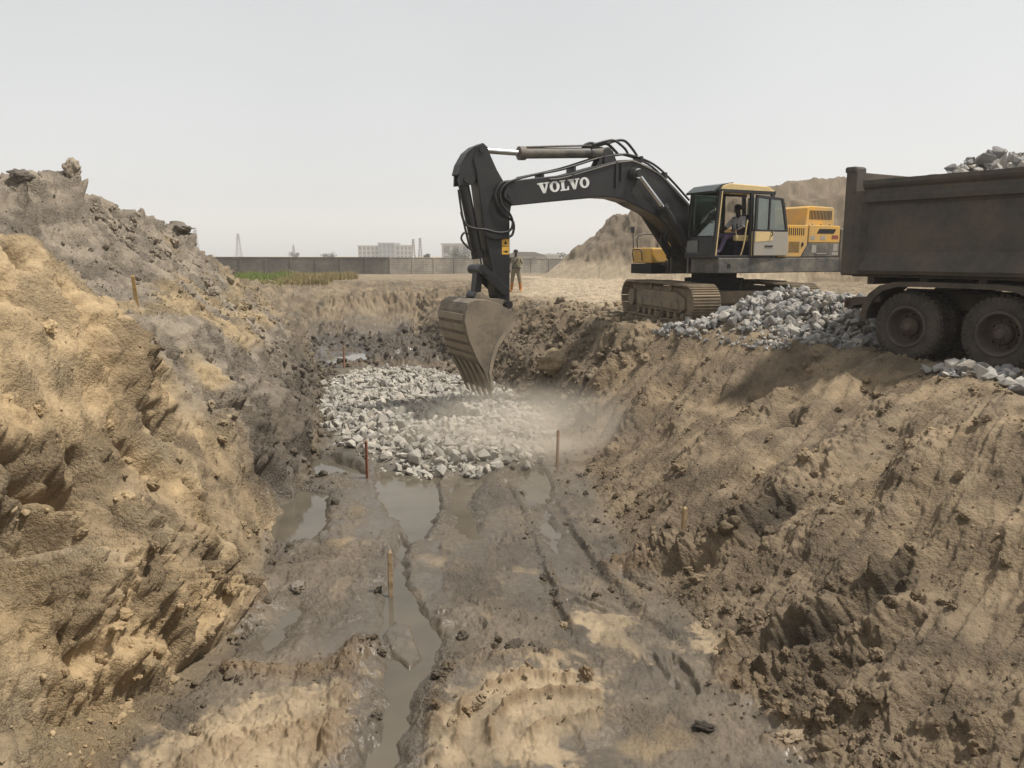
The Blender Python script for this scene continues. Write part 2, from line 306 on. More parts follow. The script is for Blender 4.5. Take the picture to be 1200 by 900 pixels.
def build_ground():
    # rays fan out from where the photographer stands; rings get wider with distance
    az = np.radians(np.concatenate([np.linspace(-180, -70, 56, endpoint=False), np.linspace(-70, -38, 64, endpoint=False), np.linspace(-38, 38, 1040, endpoint=False), np.linspace(38, 70, 64, endpoint=False), np.linspace(70, 180, 56, endpoint=False)]))
    rr = [.25]
    while rr[-1] < 880:
        r = rr[-1]
        k = .12 if r < 3 else .03 if r < 4.4 else .0029 if r < 19 else .0034 if r < 52 else .006 if r < 66 else .012 if r < 150 else .08
        rr.append(r * (1 + k))
    rr = np.array(rr); NR, NA = len(rr), len(az)
    R, A = np.meshgrid(rr, az, indexing='ij')
    X = R * np.sin(A); Y = R * np.cos(A)
    Z = base_h(X.ravel(), Y.ravel()).reshape(X.shape)
    def normals(X, Y, Z):
        ra = lambda M: np.roll(M, -1, 1) - np.roll(M, 1, 1)
        rd = lambda M: np.gradient(M, axis=0)
        N = np.cross(np.stack([ra(X), ra(Y), ra(Z)], -1), np.stack([rd(X), rd(Y), rd(Z)], -1))
        N *= np.sign(N[..., 2:3] + 1e-12)
        return N / (np.linalg.norm(N, axis=-1, keepdims=True) + 1e-12)
    near = ((R < 160) & (np.abs(A) < math.radians(72)) & (R > 1)).ravel()
    ix = np.nonzero(near)[0]
    x, y, z = X.ravel()[ix].astype(float), Y.ravel()[ix].astype(float), Z.ravel()[ix].astype(float)
    P = np.stack([x, y, z], 1)
    # ---- zone masks
    footL = np.interp(y, _SY, _SX[:, 5]); footR = np.interp(y, _SY, _SX[:, 6]); cresR = np.interp(y, _SY, _SX[:, 8])
    wob = .35 * fbm(P, .9, 3) 
    inpit = sstep(44, 40, y)
    left = sstep(.15, -.25, x - footL + .3 * wob) * sstep(48, 40, y)
    right = sstep(-.2, .25, x - footR + .3 * wob) * sstep(.5, -.3, x - cresR + .5 * wob) * sstep(46, 40, y)
    plain = sstep(-.2, .5, x - cresR) * 1.0; plain = np.maximum(plain, sstep(41, 46, y))
    floor = np.clip(1 - left - right - plain, 0, 1) * sstep(2.5, 3.6, y)
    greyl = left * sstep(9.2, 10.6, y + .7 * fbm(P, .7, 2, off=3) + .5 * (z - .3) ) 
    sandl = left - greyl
    far = sstep(50, 62, y)
    h = lambda w, s: w * s
    # ---- lumps along the surface normal
    N = normals(X, Y, Z).reshape(-1, 3)[ix]
    w1, w2, wid = worley(P + .18 * np.stack([fbm(P, 1.5, 2, off=1), fbm(P, 1.5, 2, off=2), fbm(P, 1.5, 2, off=4)], 1), 1.7)
    v1, v2, vid = worley(P, 4.6, 5)
    big = fbm(P, .55, 3, off=9)
    mid = fbm(P, 1.9, 3, .55, off=21)
    rid = fbm(P, 2.6, 3, .55, kind=1, off=31)
    fine = fbm(P, 9, 3, .6, off=41)
    vfine = fbm(P, 34, 2, .6, off=51)
    PS = np.stack([x * .3 + y * .25, (y - .85 * x) * 1.5, z * .3], 1)      # runs down the right slope
    rill = fbm(PS, 1.0, 3, .6, off=61); rill2 = fbm(PS, 2.6, 2, .6, kind=1, off=63)
    PL = np.stack([x * .5, y * 2.2, z * .35], 1)                            # runs down the left slope
    rillL = fbm(PL, 1.0, 3, .55, kind=1, off=71)
    strata = fbm(np.stack([x * .5, y * .5, z * 3.2], 1), 1.0, 3, .55, off=81)
    chunk = np.clip(.55 - w1, -.2, .55)
    cm = sstep(-.05, .35, fbm(P, .45, 2, off=91))
    clod = np.clip(.5 - v1, -.1, .5) 
    low = sstep(1.0, -1.0, z)
    WP = P + .12 * np.stack([mid, fbm(P, 1.9, 2, off=22), rid], 1)
    fa = facets(WP, 1.5, 3); fb = facets(WP, 3.8, 9, hard=5); fc = facets(WP + .03 * fine[:, None], 9.5, 14, hard=6)
    cr = sstep(-.15, .3, fbm(P, .9, 3, off=93))
    rl = np.exp(-(((x + 3.98) / .42) ** 2 + ((y - 6.55) / .75) ** 2)) + np.exp(-(lined(x, y, [(-3.5, 4.6), (-3.25, 5.6), (-2.95, 6.6), (-2.75, 7.6)]) / .38) ** 2) + .8 * np.exp(-(lined(x, y, [(-3.3, 7.6), (-3.4, 8.9), (-4.2, 9.4)]) / .3) ** 2)
    rl = .22 + .78 * np.clip(rl, 0, 1)
    dL = sandl * (.20 * big + .15 * rl * fa + (.07 + .10 * rl) * mid + .06 * rid * rl + .05 * strata * rl + (.03 + .11 * cr * rl) * fb + (.015 + .05 * cr * rl) * fc + .03 * fine + .013 * vfine + .07 * rillL * (1 - rl))
    dG = greyl * (.22 * big + .09 * mid + .10 * rid + .18 * fa * cm + .12 * fb * (.4 + .6 * cr) + .055 * fc + .12 * rillL + .07 * strata + .05 * fine + .018 * vfine)
    rr_ = .25 + .75 * np.clip(np.exp(-((x - footR - .3) / .55) ** 2) + np.exp(-(lined(x, y, [(1.6, 9.0), (2.9, 8.6), (3.2, 7.0), (2.6, 5.6)]) / .6) ** 2), 0, 1)
    dR = right * (.17 * big + .17 * rill + .06 * rill2 + .04 * mid + .09 * fa * cm * rr_ + .045 * fb * cr * rr_ + .025 * fc * rr_ + .024 * fine + .013 * vfine)
    fm = fbm(P, .5, 2, off=95); fk = sstep(0, .5, fbm(P, .8, 2, off=97))
    slick = sstep(.02, .22, fbm(P * np.array([1.3, .55, 1]), .9, 4, .55, off=99)) 
    dF = (1 - .75 * slick) * floor * (.045 * mid + .045 * np.clip(rid, -.2, 1) * sstep(-.2, .4, fm) + .06 * fb * fk + .028 * fc * (.25 + .75 * fk) + .026 * fine + .010 * vfine + .03)
    pm = sstep(.3, 1.5, z) * sstep(40, 46, y)
    dP = plain * (1 - far) * (1 - pm) * (.07 * mid + .05 * fb + .05 * fb * cr + .035 * fc + .035 * fine + .012 * vfine + .05 * big + .05 * rill) + far * .03 * mid
    dP = dP + pm * (.36 * facets(WP, .42, 31) + .18 * facets(WP, 1.1, 37) + .35 * fbm(np.stack([x * 1.0, y * .25, z * .35], 1), .8, 3, off=15) + .3 * fbm(P, .5, 3, off=16) + .06 * fine)
    dE = sstep(20, 24, y) * sstep(48, 44, y) * (1 - plain) * (.16 * mid + .05 * rid * (1 - .7 * floor) + .10 * fb + .04 * fc)
    D = dL + dG + dR + dF + dP + dE * .8
    # ---- hand placed lumps, furrows and hollows
    zd = np.zeros_like(x); jx = .06 * fbm(P, 3.0, 3, .65, off=101) + .05 * fbm(P, 8, 2, off=105); jy = .06 * fbm(P, 3.0, 3, .65, off=103) + .05 * fbm(P, 8, 2, off=107)
    for pts, w, hgt in FEAT:
        xs = [p[0] for p in pts]; ys = [p[1] for p in pts]; m = 3 * w
        s = (x > min(xs) - m) & (x < max(xs) + m) & (y > min(ys) - m) & (y < max(ys) + m)
        if not s.any(): continue
        sc = min(1.0, w / .15)
        d = lined(x[s] + jx[s] * sc * 1.6, y[s] + jy[s] * sc * 1.6, pts) / w
        zd[s] += hgt * np.exp(-d ** 2.0) * np.clip(.9 + .5 * fine[s] + .8 * mid[s] + .15 * fc[s], .2, 1.5)
    D = D + zd * np.where(floor > .5, 1, .95)
    # ---- puddles press the floor down
    pj = .16 * fbm(P, 2.2, 3, .6, off=111)
    wet = np.zeros_like(x); sink = np.zeros_like(x)
    s = (floor > .02) | ((z < -1.7) & (y < 44))
    xx, yy = x[s], y[s]
    wl = np.zeros(s.sum()); sk = np.zeros(s.sum())
    for k, pg in enumerate(PUD):
        sc = 1 if k < 5 else 3
        d = polysd(xx, yy, pg) + pj[s] * sc * .8
        sk = np.maximum(sk, sstep(.03 * sc, -.18 * sc, d)); wl = np.maximum(wl, sstep(.45 * sc, -.05, d))
    for pg in SHAL:
        d = polysd(xx, yy, pg) + pj[s]
        sk = np.maximum(sk, .80 * sstep(.1, -.25, d)); wl = np.maximum(wl, sstep(.35, -.1, d))
    pool = sstep(.33, .45, fbm(np.stack([xx * 1.5, yy * .6, 0 * xx], 1), 1.1, 4, .55, off=117)) * .55 * floor[s]; sk = np.maximum(sk, pool); wl = np.maximum(wl, .7 * pool)
    isl = sstep(.03, -.06, polysd(xx, yy, ISLE) + .3 * pj[s])
    sk = sk * (1 - isl)
    sink[s] = sk; wet[s] = wl
    tgt = WATER_Z - .06
    P2 = P + N * D[:, None]
    deep = sink > 0
    flat = floor * (1 - .0)
    P2[:, 2] = np.where(deep, P2[:, 2] * (1 - sink) + (tgt + .25 * (P2[:, 2] - FL)) * sink, P2[:, 2])
    # keep the rest of the floor just above the water
    up = (floor > .3) & (sink < .35) & (P2[:, 2] < WATER_Z + .012)
    P2[up, 2] = WATER_Z + .012 + .15 * (P2[up, 2] - WATER_Z - .012) * 0 + .006 * (1 + fine[up])
    XYZ = np.stack([X.ravel(), Y.ravel(), Z.ravel()], 1); XYZ[ix] = P2
    # ---- base colours (what the earth is made of, plus shade painted into some hollows)
    def C(r, g, b): return np.array([r, g, b])
    def mix(a, b, t): return a * (1 - t[:, None]) + b * t[:, None]
    n1 = fbm(P, .8, 4, .55, off=121); n2 = fbm(P, 3.2, 3, .55, off=131); n3 = fbm(P, 14, 2, .6, off=141)
    col = np.tile(C(.33, .255, .165), (len(x), 1))
    sand = mix(np.tile(C(.43, .325, .20), (len(x), 1)), C(.35, .285, .20), sstep(-.2, .4, n1))
    sand = mix(sand, C(.48, .37, .235), sstep(.3, .9, z + .5 * n1 + .3 * n2) * .7)
    damp = sstep(.10, .38, fbm(P, 1.1, 3, .6, off=151) + .25 * low)
    sand = mix(sand, C(.20, .155, .105), damp * .55)
    grey = mix(np.tile(C(.30, .255, .20), (len(x), 1)), C(.24, .205, .165), sstep(-.3, .3, n1 + .5 * n2))
    grey = mix(grey, C(.40, .30, .17), sstep(.15, .45, fbm(P, .6, 3, off=161) + .5 * sstep(1.0, .2, np.abs(z - .2)) - .15) * .75)
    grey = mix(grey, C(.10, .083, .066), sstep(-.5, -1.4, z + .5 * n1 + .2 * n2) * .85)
    grey = mix(grey, C(.16, .14, .12), sstep(.2, .5, n2 + .3 * n3) * .5)
    rgt = mix(np.tile(C(.335, .255, .165), (len(x), 1)), C(.265, .205, .14), sstep(-.25, .3, n1 + .4 * rill))
    rgt = mix(rgt, C(.40, .30, .19), sstep(.1, .5, fbm(P, 1.3, 3, off=171)) * .7)
    rgt = mix(rgt, C(.19, .145, .10), sstep(.15, .4, fbm(PS, 1.4, 3, off=173)) * .5)
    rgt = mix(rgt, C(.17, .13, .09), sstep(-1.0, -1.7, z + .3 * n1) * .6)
    n4 = fbm(np.stack([x * 1.4, y * .6, z * 0], 1), 1.3, 4, .6, off=185)
    mud = mix(np.tile(C(.172, .139, .102), (len(x), 1)), C(.112, .093, .072), sstep(-.25, .25, n1 + .5 * n2))
    mud = mix(mud, C(.27, .215, .152), sstep(.15, .45, n4 + .3 * n3) * .5)
    mud = mix(mud, C(.11, .094, .075), slick * .6)
    mud = mix(mud, C(.30, .225, .135), sstep(.25, .5, fbm(P, 1.5, 3, off=181)) * .7)
    pale = np.zeros_like(x)
    for pg in ([(-.55,5.0),(-.5,6.2),(-.25,6.55),(.2,6.75),(.7,6.55),(.75,6.0),(.45,5.2)], [(-3.0,4.4),(-2.7,5.6),(-1.89,6.3),(-1.35,6.5),(-1.22,5.2),(-1.2,4.0)], [(1.64,7.05),(1.95,7.4),(2.2,7.1),(1.9,6.7)], [(.6,7.5),(.8,7.9),(1.2,7.5),(1.1,6.9)]):
        pale = np.maximum(pale, sstep(.1, -.1, polysd(x, y, pg) + 2.6 * pj + .3 * n2 + .22 * n3))
    pale = np.maximum(pale, .8 * sstep(.32, .5, fbm(P, 1.2, 4, .6, off=187)) * sstep(12, 7, y))
    mud = mix(mud, mix(np.tile(C(.43, .335, .22), (len(x), 1)), C(.25, .195, .13), sstep(-.25, .3, n4 + .6 * n2 + .3 * n3)), pale * .85)
    mud = mix(mud, C(.20, .135, .075), sstep(.02, .08, np.where(floor > .3, zd, 0)) * .65)
    mud = mix(mud, C(.13, .112, .09), wet * .6 * (1 - .6 * pale))
    pl = mix(np.tile(C(.33, .26, .175), (len(x), 1)), C(.25, .195, .13), sstep(-.2, .3, n1))
    road = polysd(x, y, [(.2, 31), (.6, 47), (2.0, 60), (-2, 75), (30, 75), (16, 45), (6, 30), (4.4, 24.5), (3.0, 24.2), (1.6, 29)])
    pl = mix(pl, C(.50, .405, .29), sstep(1.2, -1.0, road + 2 * n1))
    strip = sstep(.7, .2, np.abs(y - 50 - 1.2 * n1) / 2.2) * sstep(-10, -4, x)
    pl = mix(pl, C(.46, .37, .26), strip * .6)
    pl = mix(pl, C(.205, .16, .11), sstep(.4, 2.0, z) * sstep(40, 46, y) * .95)
    pl = mix(pl, C(.235, .185, .13), sstep(.4, 2.0, z) * sstep(40, 46, y) * sstep(-.1, .4, fbm(P, .35, 3, off=191)) * .8)
    col = mix(col, pl, plain)
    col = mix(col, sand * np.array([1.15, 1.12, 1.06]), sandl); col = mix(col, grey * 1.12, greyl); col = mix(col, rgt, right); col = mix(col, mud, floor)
    fe = sstep(21, 26, y) * sstep(56, 49, y) * np.maximum((1 - plain) * (1 - floor), sstep(40, 43, y) * sstep(-1, -3, x))
    col = mix(col, mix(np.tile(C(.29, .225, .15), (len(x), 1)), C(.20, .165, .12), sstep(-.2, .3, n1)), fe * .8)
    dg = sstep(1.0, .0, lined(x, y, [(-1.2, 25), (.2, 21.5), (1.0, 19)]) - 1.0)
    col = mix(col, C(.19, .155, .115), dg * .6 * (1 - plain))
    fmud = sstep(.6, -.6, polysd(x, y, [(-6.6, 26.0), (-8.6, 34.8), (-4.6, 36), (-2.2, 31), (-.8, 26)]) + 3 * n2 * .4 + 1.2 * n1)
    col = mix(col, C(.085, .072, .06), fmud * .8)
    dk = sstep(.25, .02, lined(x + jx, y + jy, [(4.05, 11.3)])) + sstep(.3, .02, lined(x + jx, y + jy, [(2.8, 8.55), (3.1, 8.75)])) + sstep(.3, .05, lined(x + jx, y + jy, [(1.4, 17.5), (1.7, 17.8)])) + sstep(.22, .02, lined(x + jx, y + jy, [(2.5, 6.75), (3.1, 6.6), (3.6, 6.8)])) + sstep(.12, .02, lined(x + jx, y + jy, [(1.45, 5.72), (1.55, 5.7)]))  # shade painted into the right bank's hollows; last term is dark ground at a clod
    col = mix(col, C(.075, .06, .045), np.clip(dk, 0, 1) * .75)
    tr = sstep(2.2, 1.0, lined(x, y, [(3.1, 21.5), (4.4, 17.3)])) * plain
    col = mix(col, C(.21, .17, .12), tr * .6)
    heapc = np.maximum(sstep(.3, -.3, polysd(x, y, [(-4.3, 17.6), (-5.2, 22.4), (-5.0, 24.6), (-3.4, 25.4), (-.9, 21.9), (.1, 19.1), (.6, 15.2), (.35, 13.9), (-.55, 13.15), (-1.45, 13.1), (-2.35, 13.6), (-3.2, 14.8)]) + .25 * n2) * (z < -1.2), sstep(.3, -.3, polysd(x, y, [(4.1, 16.3), (4.6, 15.4), (5.2, 14.6), (5.9, 13.7), (6.5, 13.5), (7.6, 14.6), (8.2, 16.2), (7.0, 17.4), (5.6, 17.1)]) + .25 * n2) * (z > -.1))
    col = mix(col, mix(np.tile(C(.30, .28, .245), (len(x), 1)), C(.20, .185, .16), sstep(-.2, .2, n3)), heapc * .85)
    col *= np.array([.74, .73, .705]) * (1 + .16 * n2 + .22 * n3 + .05 * vfine)[:, None]
    wetm = np.clip(wet + floor * (.35 + .65 * slick), 0, 1) * (1 - .7 * pale)
    COL = np.tile(np.array([.30, .24, .165, 1.0]), (len(XYZ), 1)); COL[ix, :3] = np.clip(col, .02, .8)
    WET = np.zeros(len(XYZ)); WET[ix] = wetm * np.maximum(floor, wet)
    GRN = np.ones(len(XYZ)); GRN[ix] = np.clip((.45 + .75 * sstep(-.3, .35, fbm(P, 1.7, 3, off=195))) * (1 - .78 * floor * (.5 + .5 * np.maximum(slick, pale))), .12, 1.1)
    # ---- mesh
    XYZ = np.concatenate([XYZ, [[0, 0, 0]]]); COL = np.concatenate([COL, COL[:1]]); WET = np.concatenate([WET, [0]]); GRN = np.concatenate([GRN, [1]])
    i = np.arange(NR - 1)[:, None] * NA; j = np.arange(NA)[None, :]; j2 = (j + 1) % NA
    q = np.stack([i + j, i + NA + j, i + NA + j2, i + j2], -1).reshape(-1, 4)[:, ::-1]
    nq = len(q); tri = np.stack([np.full(NA, NR * NA), np.arange(NA), (np.arange(NA) + 1) % NA], 1)[:, ::-1]
    me = bpy.data.meshes.new('ground')
    me.vertices.add(len(XYZ)); me.vertices.foreach_set('co', XYZ.astype(np.float32).ravel())
    loops = np.concatenate([q.ravel(), tri.ravel()]).astype(np.int32)
    me.loops.add(len(loops)); me.loops.foreach_set('vertex_index', loops)
    st = np.concatenate([np.arange(nq) * 4, nq * 4 + np.arange(NA) * 3]).astype(np.int32)
    me.polygons.add(len(st)); me.polygons.foreach_set('loop_start', st)
    me.polygons.foreach_set('use_smooth', np.ones(len(st), bool))
    a = me.attributes.new('earth', 'FLOAT_COLOR', 'POINT'); a.data.foreach_set('color', COL.astype(np.float32).ravel())
    a = me.attributes.new('wet', 'FLOAT', 'POINT'); a.data.foreach_set('value', WET.astype(np.float32))
    a = me.attributes.new('grain', 'FLOAT', 'POINT'); a.data.foreach_set('value', GRN.astype(np.float32))
    me.update(calc_edges=True); me.validate()
    o = bpy.data.objects.new('ground', me); bpy.context.scene.collection.objects.link(o)
    o['kind'] = 'structure'
    N2 = normals(XYZ[:-1, 0].reshape(NR, NA), XYZ[:-1, 1].reshape(NR, NA), XYZ[:-1, 2].reshape(NR, NA)).reshape(-1, 3)[ix]
    area = (R * np.gradient(R, axis=0) * np.gradient(A, axis=1)).ravel()[ix]
    info = dict(P=XYZ[ix], N=N2, area=area, left=left, greyl=greyl, sandl=sandl, right=right, floor=floor, plain=plain, sink=sink, cm=cm, fmud=fmud, dig=dg, x=x, y=y, col=np.clip(col, .02, .8))
    return o, info
# ---------------------------------------------------------------- materials
def new_mat(name):
    m = bpy.data.materials.new(name); m.use_nodes = True
    nt = m.node_tree; nt.nodes.clear()
    out = nt.nodes.new('ShaderNodeOutputMaterial'); b = nt.nodes.new('ShaderNodeBsdfPrincipled')
    nt.links.new(b.outputs[0], out.inputs['Surface'])
    return m, nt, b, out
def nd(nt, t, **kw):
    n = nt.nodes.new(t)
    for k, v in kw.items():
        if k in n.inputs: n.inputs[k].default_value = v
        else: setattr(n, k, v)
    return n
def noise(nt, scale, detail=4, rough=.6, coord='Object', vec=None):
    if vec is None:
        tc = nd(nt, 'ShaderNodeTexCoord'); vec = tc.outputs[coord]
    n = nd(nt, 'ShaderNodeTexNoise', Scale=scale, Detail=detail, Roughness=rough)
    nt.links.new(vec, n.inputs['Vector']); return n.outputs['Fac']
def ramp(nt, fac, stops):
    r = nd(nt, 'ShaderNodeValToRGB'); e = r.color_ramp.elements
    while len(e) < len(stops): e.new(.5)
    for el, (p, c) in zip(e, stops):
        el.position = p; el.color = (*c, 1) if len(c) == 3 else c
    nt.links.new(fac, r.inputs[0]); return r.outputs[0]
def mixc(nt, fac, a, b, mode='MIX'):
    m = nd(nt, 'ShaderNodeMix', data_type='RGBA', blend_type=mode)
    for s, v in ((0, fac), (6, a), (7, b)):
        if hasattr(v, 'is_linked') or hasattr(v, 'links'): nt.links.new(v, m.inputs[s])
        else: m.inputs[s].default_value = v if s == 0 else ((*v, 1) if len(v) == 3 else v)
    return m.outputs[2]
def bump(nt, b, h, strength, dist):
    bp = nd(nt, 'ShaderNodeBump', Strength=strength, Distance=dist)
    nt.links.new(h, bp.inputs['Height']); nt.links.new(bp.outputs[0], b.inputs['Normal'])
def mat_worn(name, base, dust=(.30, .235, .16), amt=.35, rough=.5, scale=3.0, metal=0.0, bmp=.15, dark=None, spec=.5):
    """paint, steel or rubber with dried mud and dust in blotches and grain"""
    m, nt, b, _ = new_mat(name)
    tc = nd(nt, 'ShaderNodeTexCoord'); v = tc.outputs['Object']
    n1 = noise(nt, scale, 6, .68, vec=v); n2 = noise(nt, scale * 9, 4, .7, vec=v)
    f = nd(nt, 'ShaderNodeMath', operation='MULTIPLY_ADD'); nt.links.new(n2, f.inputs[0]); f.inputs[1].default_value = .45; nt.links.new(n1, f.inputs[2])
    r = ramp(nt, f.outputs[0], [(.72 - amt * .35, (0, 0, 0)), (1.02 - amt * .25, (1, 1, 1))])
    c = mixc(nt, r, base, dust)
    c = mixc(nt, min(.9, .12 + amt * .45), base, c) if amt < .3 else c
    if dark: c = mixc(nt, ramp(nt, n2, [(.35, (1, 1, 1)), (.5, (0, 0, 0))]), c, dark)
    nt.links.new(c, b.inputs['Base Color'])
    rr = ramp(nt, r, [(0, (rough,) * 3), (1, (min(1, rough + .35),) * 3)])
    nt.links.new(rr, b.inputs['Roughness']); b.inputs['Metallic'].default_value = metal; b.inputs['Specular IOR Level'].default_value = spec
    if bmp: bump(nt, b, f.outputs[0], bmp, .02)
    return m
def mat_plain(name, col, rough=.6, metal=0, var=.2, scale=6, spec=.4, bmp=0):
    m, nt, b, _ = new_mat(name)
    n = noise(nt, scale, 5, .65)
    c = mixc(nt, ramp(nt, n, [(.3, (0, 0, 0)), (.7, (1, 1, 1))]), tuple(k * (1 - var) for k in col), tuple(min(1, k * (1 + var)) for k in col))
    nt.links.new(c, b.inputs['Base Color']); b.inputs['Roughness'].default_value = rough; b.inputs['Metallic'].default_value = metal; b.inputs['Specular IOR Level'].default_value = spec
    if bmp: bump(nt, b, n, bmp, .05)
    return m
def mat_ground():
    m, nt, b, _ = new_mat('earth')
    at = nd(nt, 'ShaderNodeAttribute', attribute_name='earth'); wt = nd(nt, 'ShaderNodeAttribute', attribute_name='wet')
    tc = nd(nt, 'ShaderNodeTexCoord'); v = tc.outputs['Object']
    g = noise(nt, 22, 6, .75, vec=v); g2 = noise(nt, 90, 3, .7, vec=v)
    c = mixc(nt, .55, at.outputs['Color'], ramp(nt, g, [(.25, (.32,) * 3), (.5, (.5,) * 3), (.75, (.68,) * 3)]), 'OVERLAY')
    c = mixc(nt, .35, c, ramp(nt, g2, [(.25, (.3,) * 3), (.75, (.7,) * 3)]), 'OVERLAY')
    nt.links.new(c, b.inputs['Base Color'])
    rr = ramp(nt, wt.outputs['Fac'], [(0, (.95,) * 3), (.6, (.5,) * 3), (1, (.22,) * 3)]); nt.links.new(rr, b.inputs['Roughness'])
    b.inputs['Specular IOR Level'].default_value = .4
    a = nd(nt, 'ShaderNodeMath', operation='MULTIPLY_ADD'); nt.links.new(g2, a.inputs[0]); a.inputs[1].default_value = .35; nt.links.new(g, a.inputs[2])
    vo = nd(nt, 'ShaderNodeTexVoronoi', Scale=26.0); nt.links.new(v, vo.inputs['Vector']); vo2 = nd(nt, 'ShaderNodeTexVoronoi', Scale=70.0); nt.links.new(v, vo2.inputs['Vector'])
    s1 = nd(nt, 'ShaderNodeMath', operation='MULTIPLY_ADD'); nt.links.new(vo.outputs['Distance'], s1.inputs[0]); s1.inputs[1].default_value = -.55; nt.links.new(a.outputs[0], s1.inputs[2])
    s2 = nd(nt, 'ShaderNodeMath', operation='MULTIPLY_ADD'); nt.links.new(vo2.outputs['Distance'], s2.inputs[0]); s2.inputs[1].default_value = -.3; nt.links.new(s1.outputs[0], s2.inputs[2])
    bump(nt, b, s2.outputs[0], .9, .055)
    ga = nd(nt, 'ShaderNodeAttribute', attribute_name='grain')
    for q in nt.nodes:
        if q.type == 'BUMP': nt.links.new(ga.outputs['Fac'], q.inputs['Strength'])
    return m
def mat_water():
    m, nt, b, _ = new_mat('murky_water')
    n = noise(nt, .7, 4, .6)
    nt.links.new(ramp(nt, n, [(.35, (.075, .065, .05)), (.65, (.115, .098, .072))]), b.inputs['Base Color'])
    b.inputs['Roughness'].default_value = .04; b.inputs['IOR'].default_value = 1.33
    bump(nt, b, noise(nt, 6, 3, .5), .04, .02)
    return m
def mat_stone(name='granite', dust=0.0):
    m, nt, b, _ = new_mat(name)
    oi = nd(nt, 'ShaderNodeObjectInfo'); ge = nd(nt, 'ShaderNodeNewGeometry')
    at = nd(nt, 'ShaderNodeAttribute', attribute_name='tint')
    r = nd(nt, 'ShaderNodeMath', operation='FRACT')
    s = nd(nt, 'ShaderNodeMath', operation='MULTIPLY_ADD'); nt.links.new(oi.outputs['Random'], s.inputs[0]); s.inputs[1].default_value = 1.0; nt.links.new(at.outputs['Fac'], s.inputs[2]); nt.links.new(s.outputs[0], r.inputs[0])
    c0 = ramp(nt, r.outputs[0], [(0, (.17, .165, .16)), (.35, (.25, .243, .232)), (.62, (.33, .315, .29)), (.85, (.42, .39, .345)), (1, (.27, .24, .20))])
    g = noise(nt, 9, 6, .7); g2 = noise(nt, 60, 2, .6)
    c = mixc(nt, .6, c0, ramp(nt, g, [(.3, (.36,) * 3), (.7, (.64,) * 3)]), 'OVERLAY'); c = mixc(nt, .35, c, ramp(nt, g2, [(.3, (.3,) * 3), (.7, (.7,) * 3)]), 'OVERLAY')
    if dust:   # a coat of pale stone dust
        c = mixc(nt, ramp(nt, noise(nt, 3, 4, .6), [(.3, (dust * .5,) * 3), (.7, (dust,) * 3)]), c, (.37, .335, .275))
    nt.links.new(c, b.inputs['Base Color']); b.inputs['Roughness'].default_value = .85; b.inputs['Specular IOR Level'].default_value = .3
    bump(nt, b, g, .5, .04)
    return m
def mat_attr(name, attr, rough=.9):
    m, nt, b, _ = new_mat(name)
    at = nd(nt, 'ShaderNodeAttribute', attribute_name=attr)
    g = noise(nt, 40, 5, .7)
    nt.links.new(mixc(nt, .5, at.outputs['Color'], ramp(nt, g, [(.25, (.3,) * 3), (.75, (.7,) * 3)]), 'OVERLAY'), b.inputs['Base Color'])
    b.inputs['Roughness'].default_value = rough; b.inputs['Specular IOR Level'].default_value = .25
    bump(nt, b, g, .5, .02)
    return m
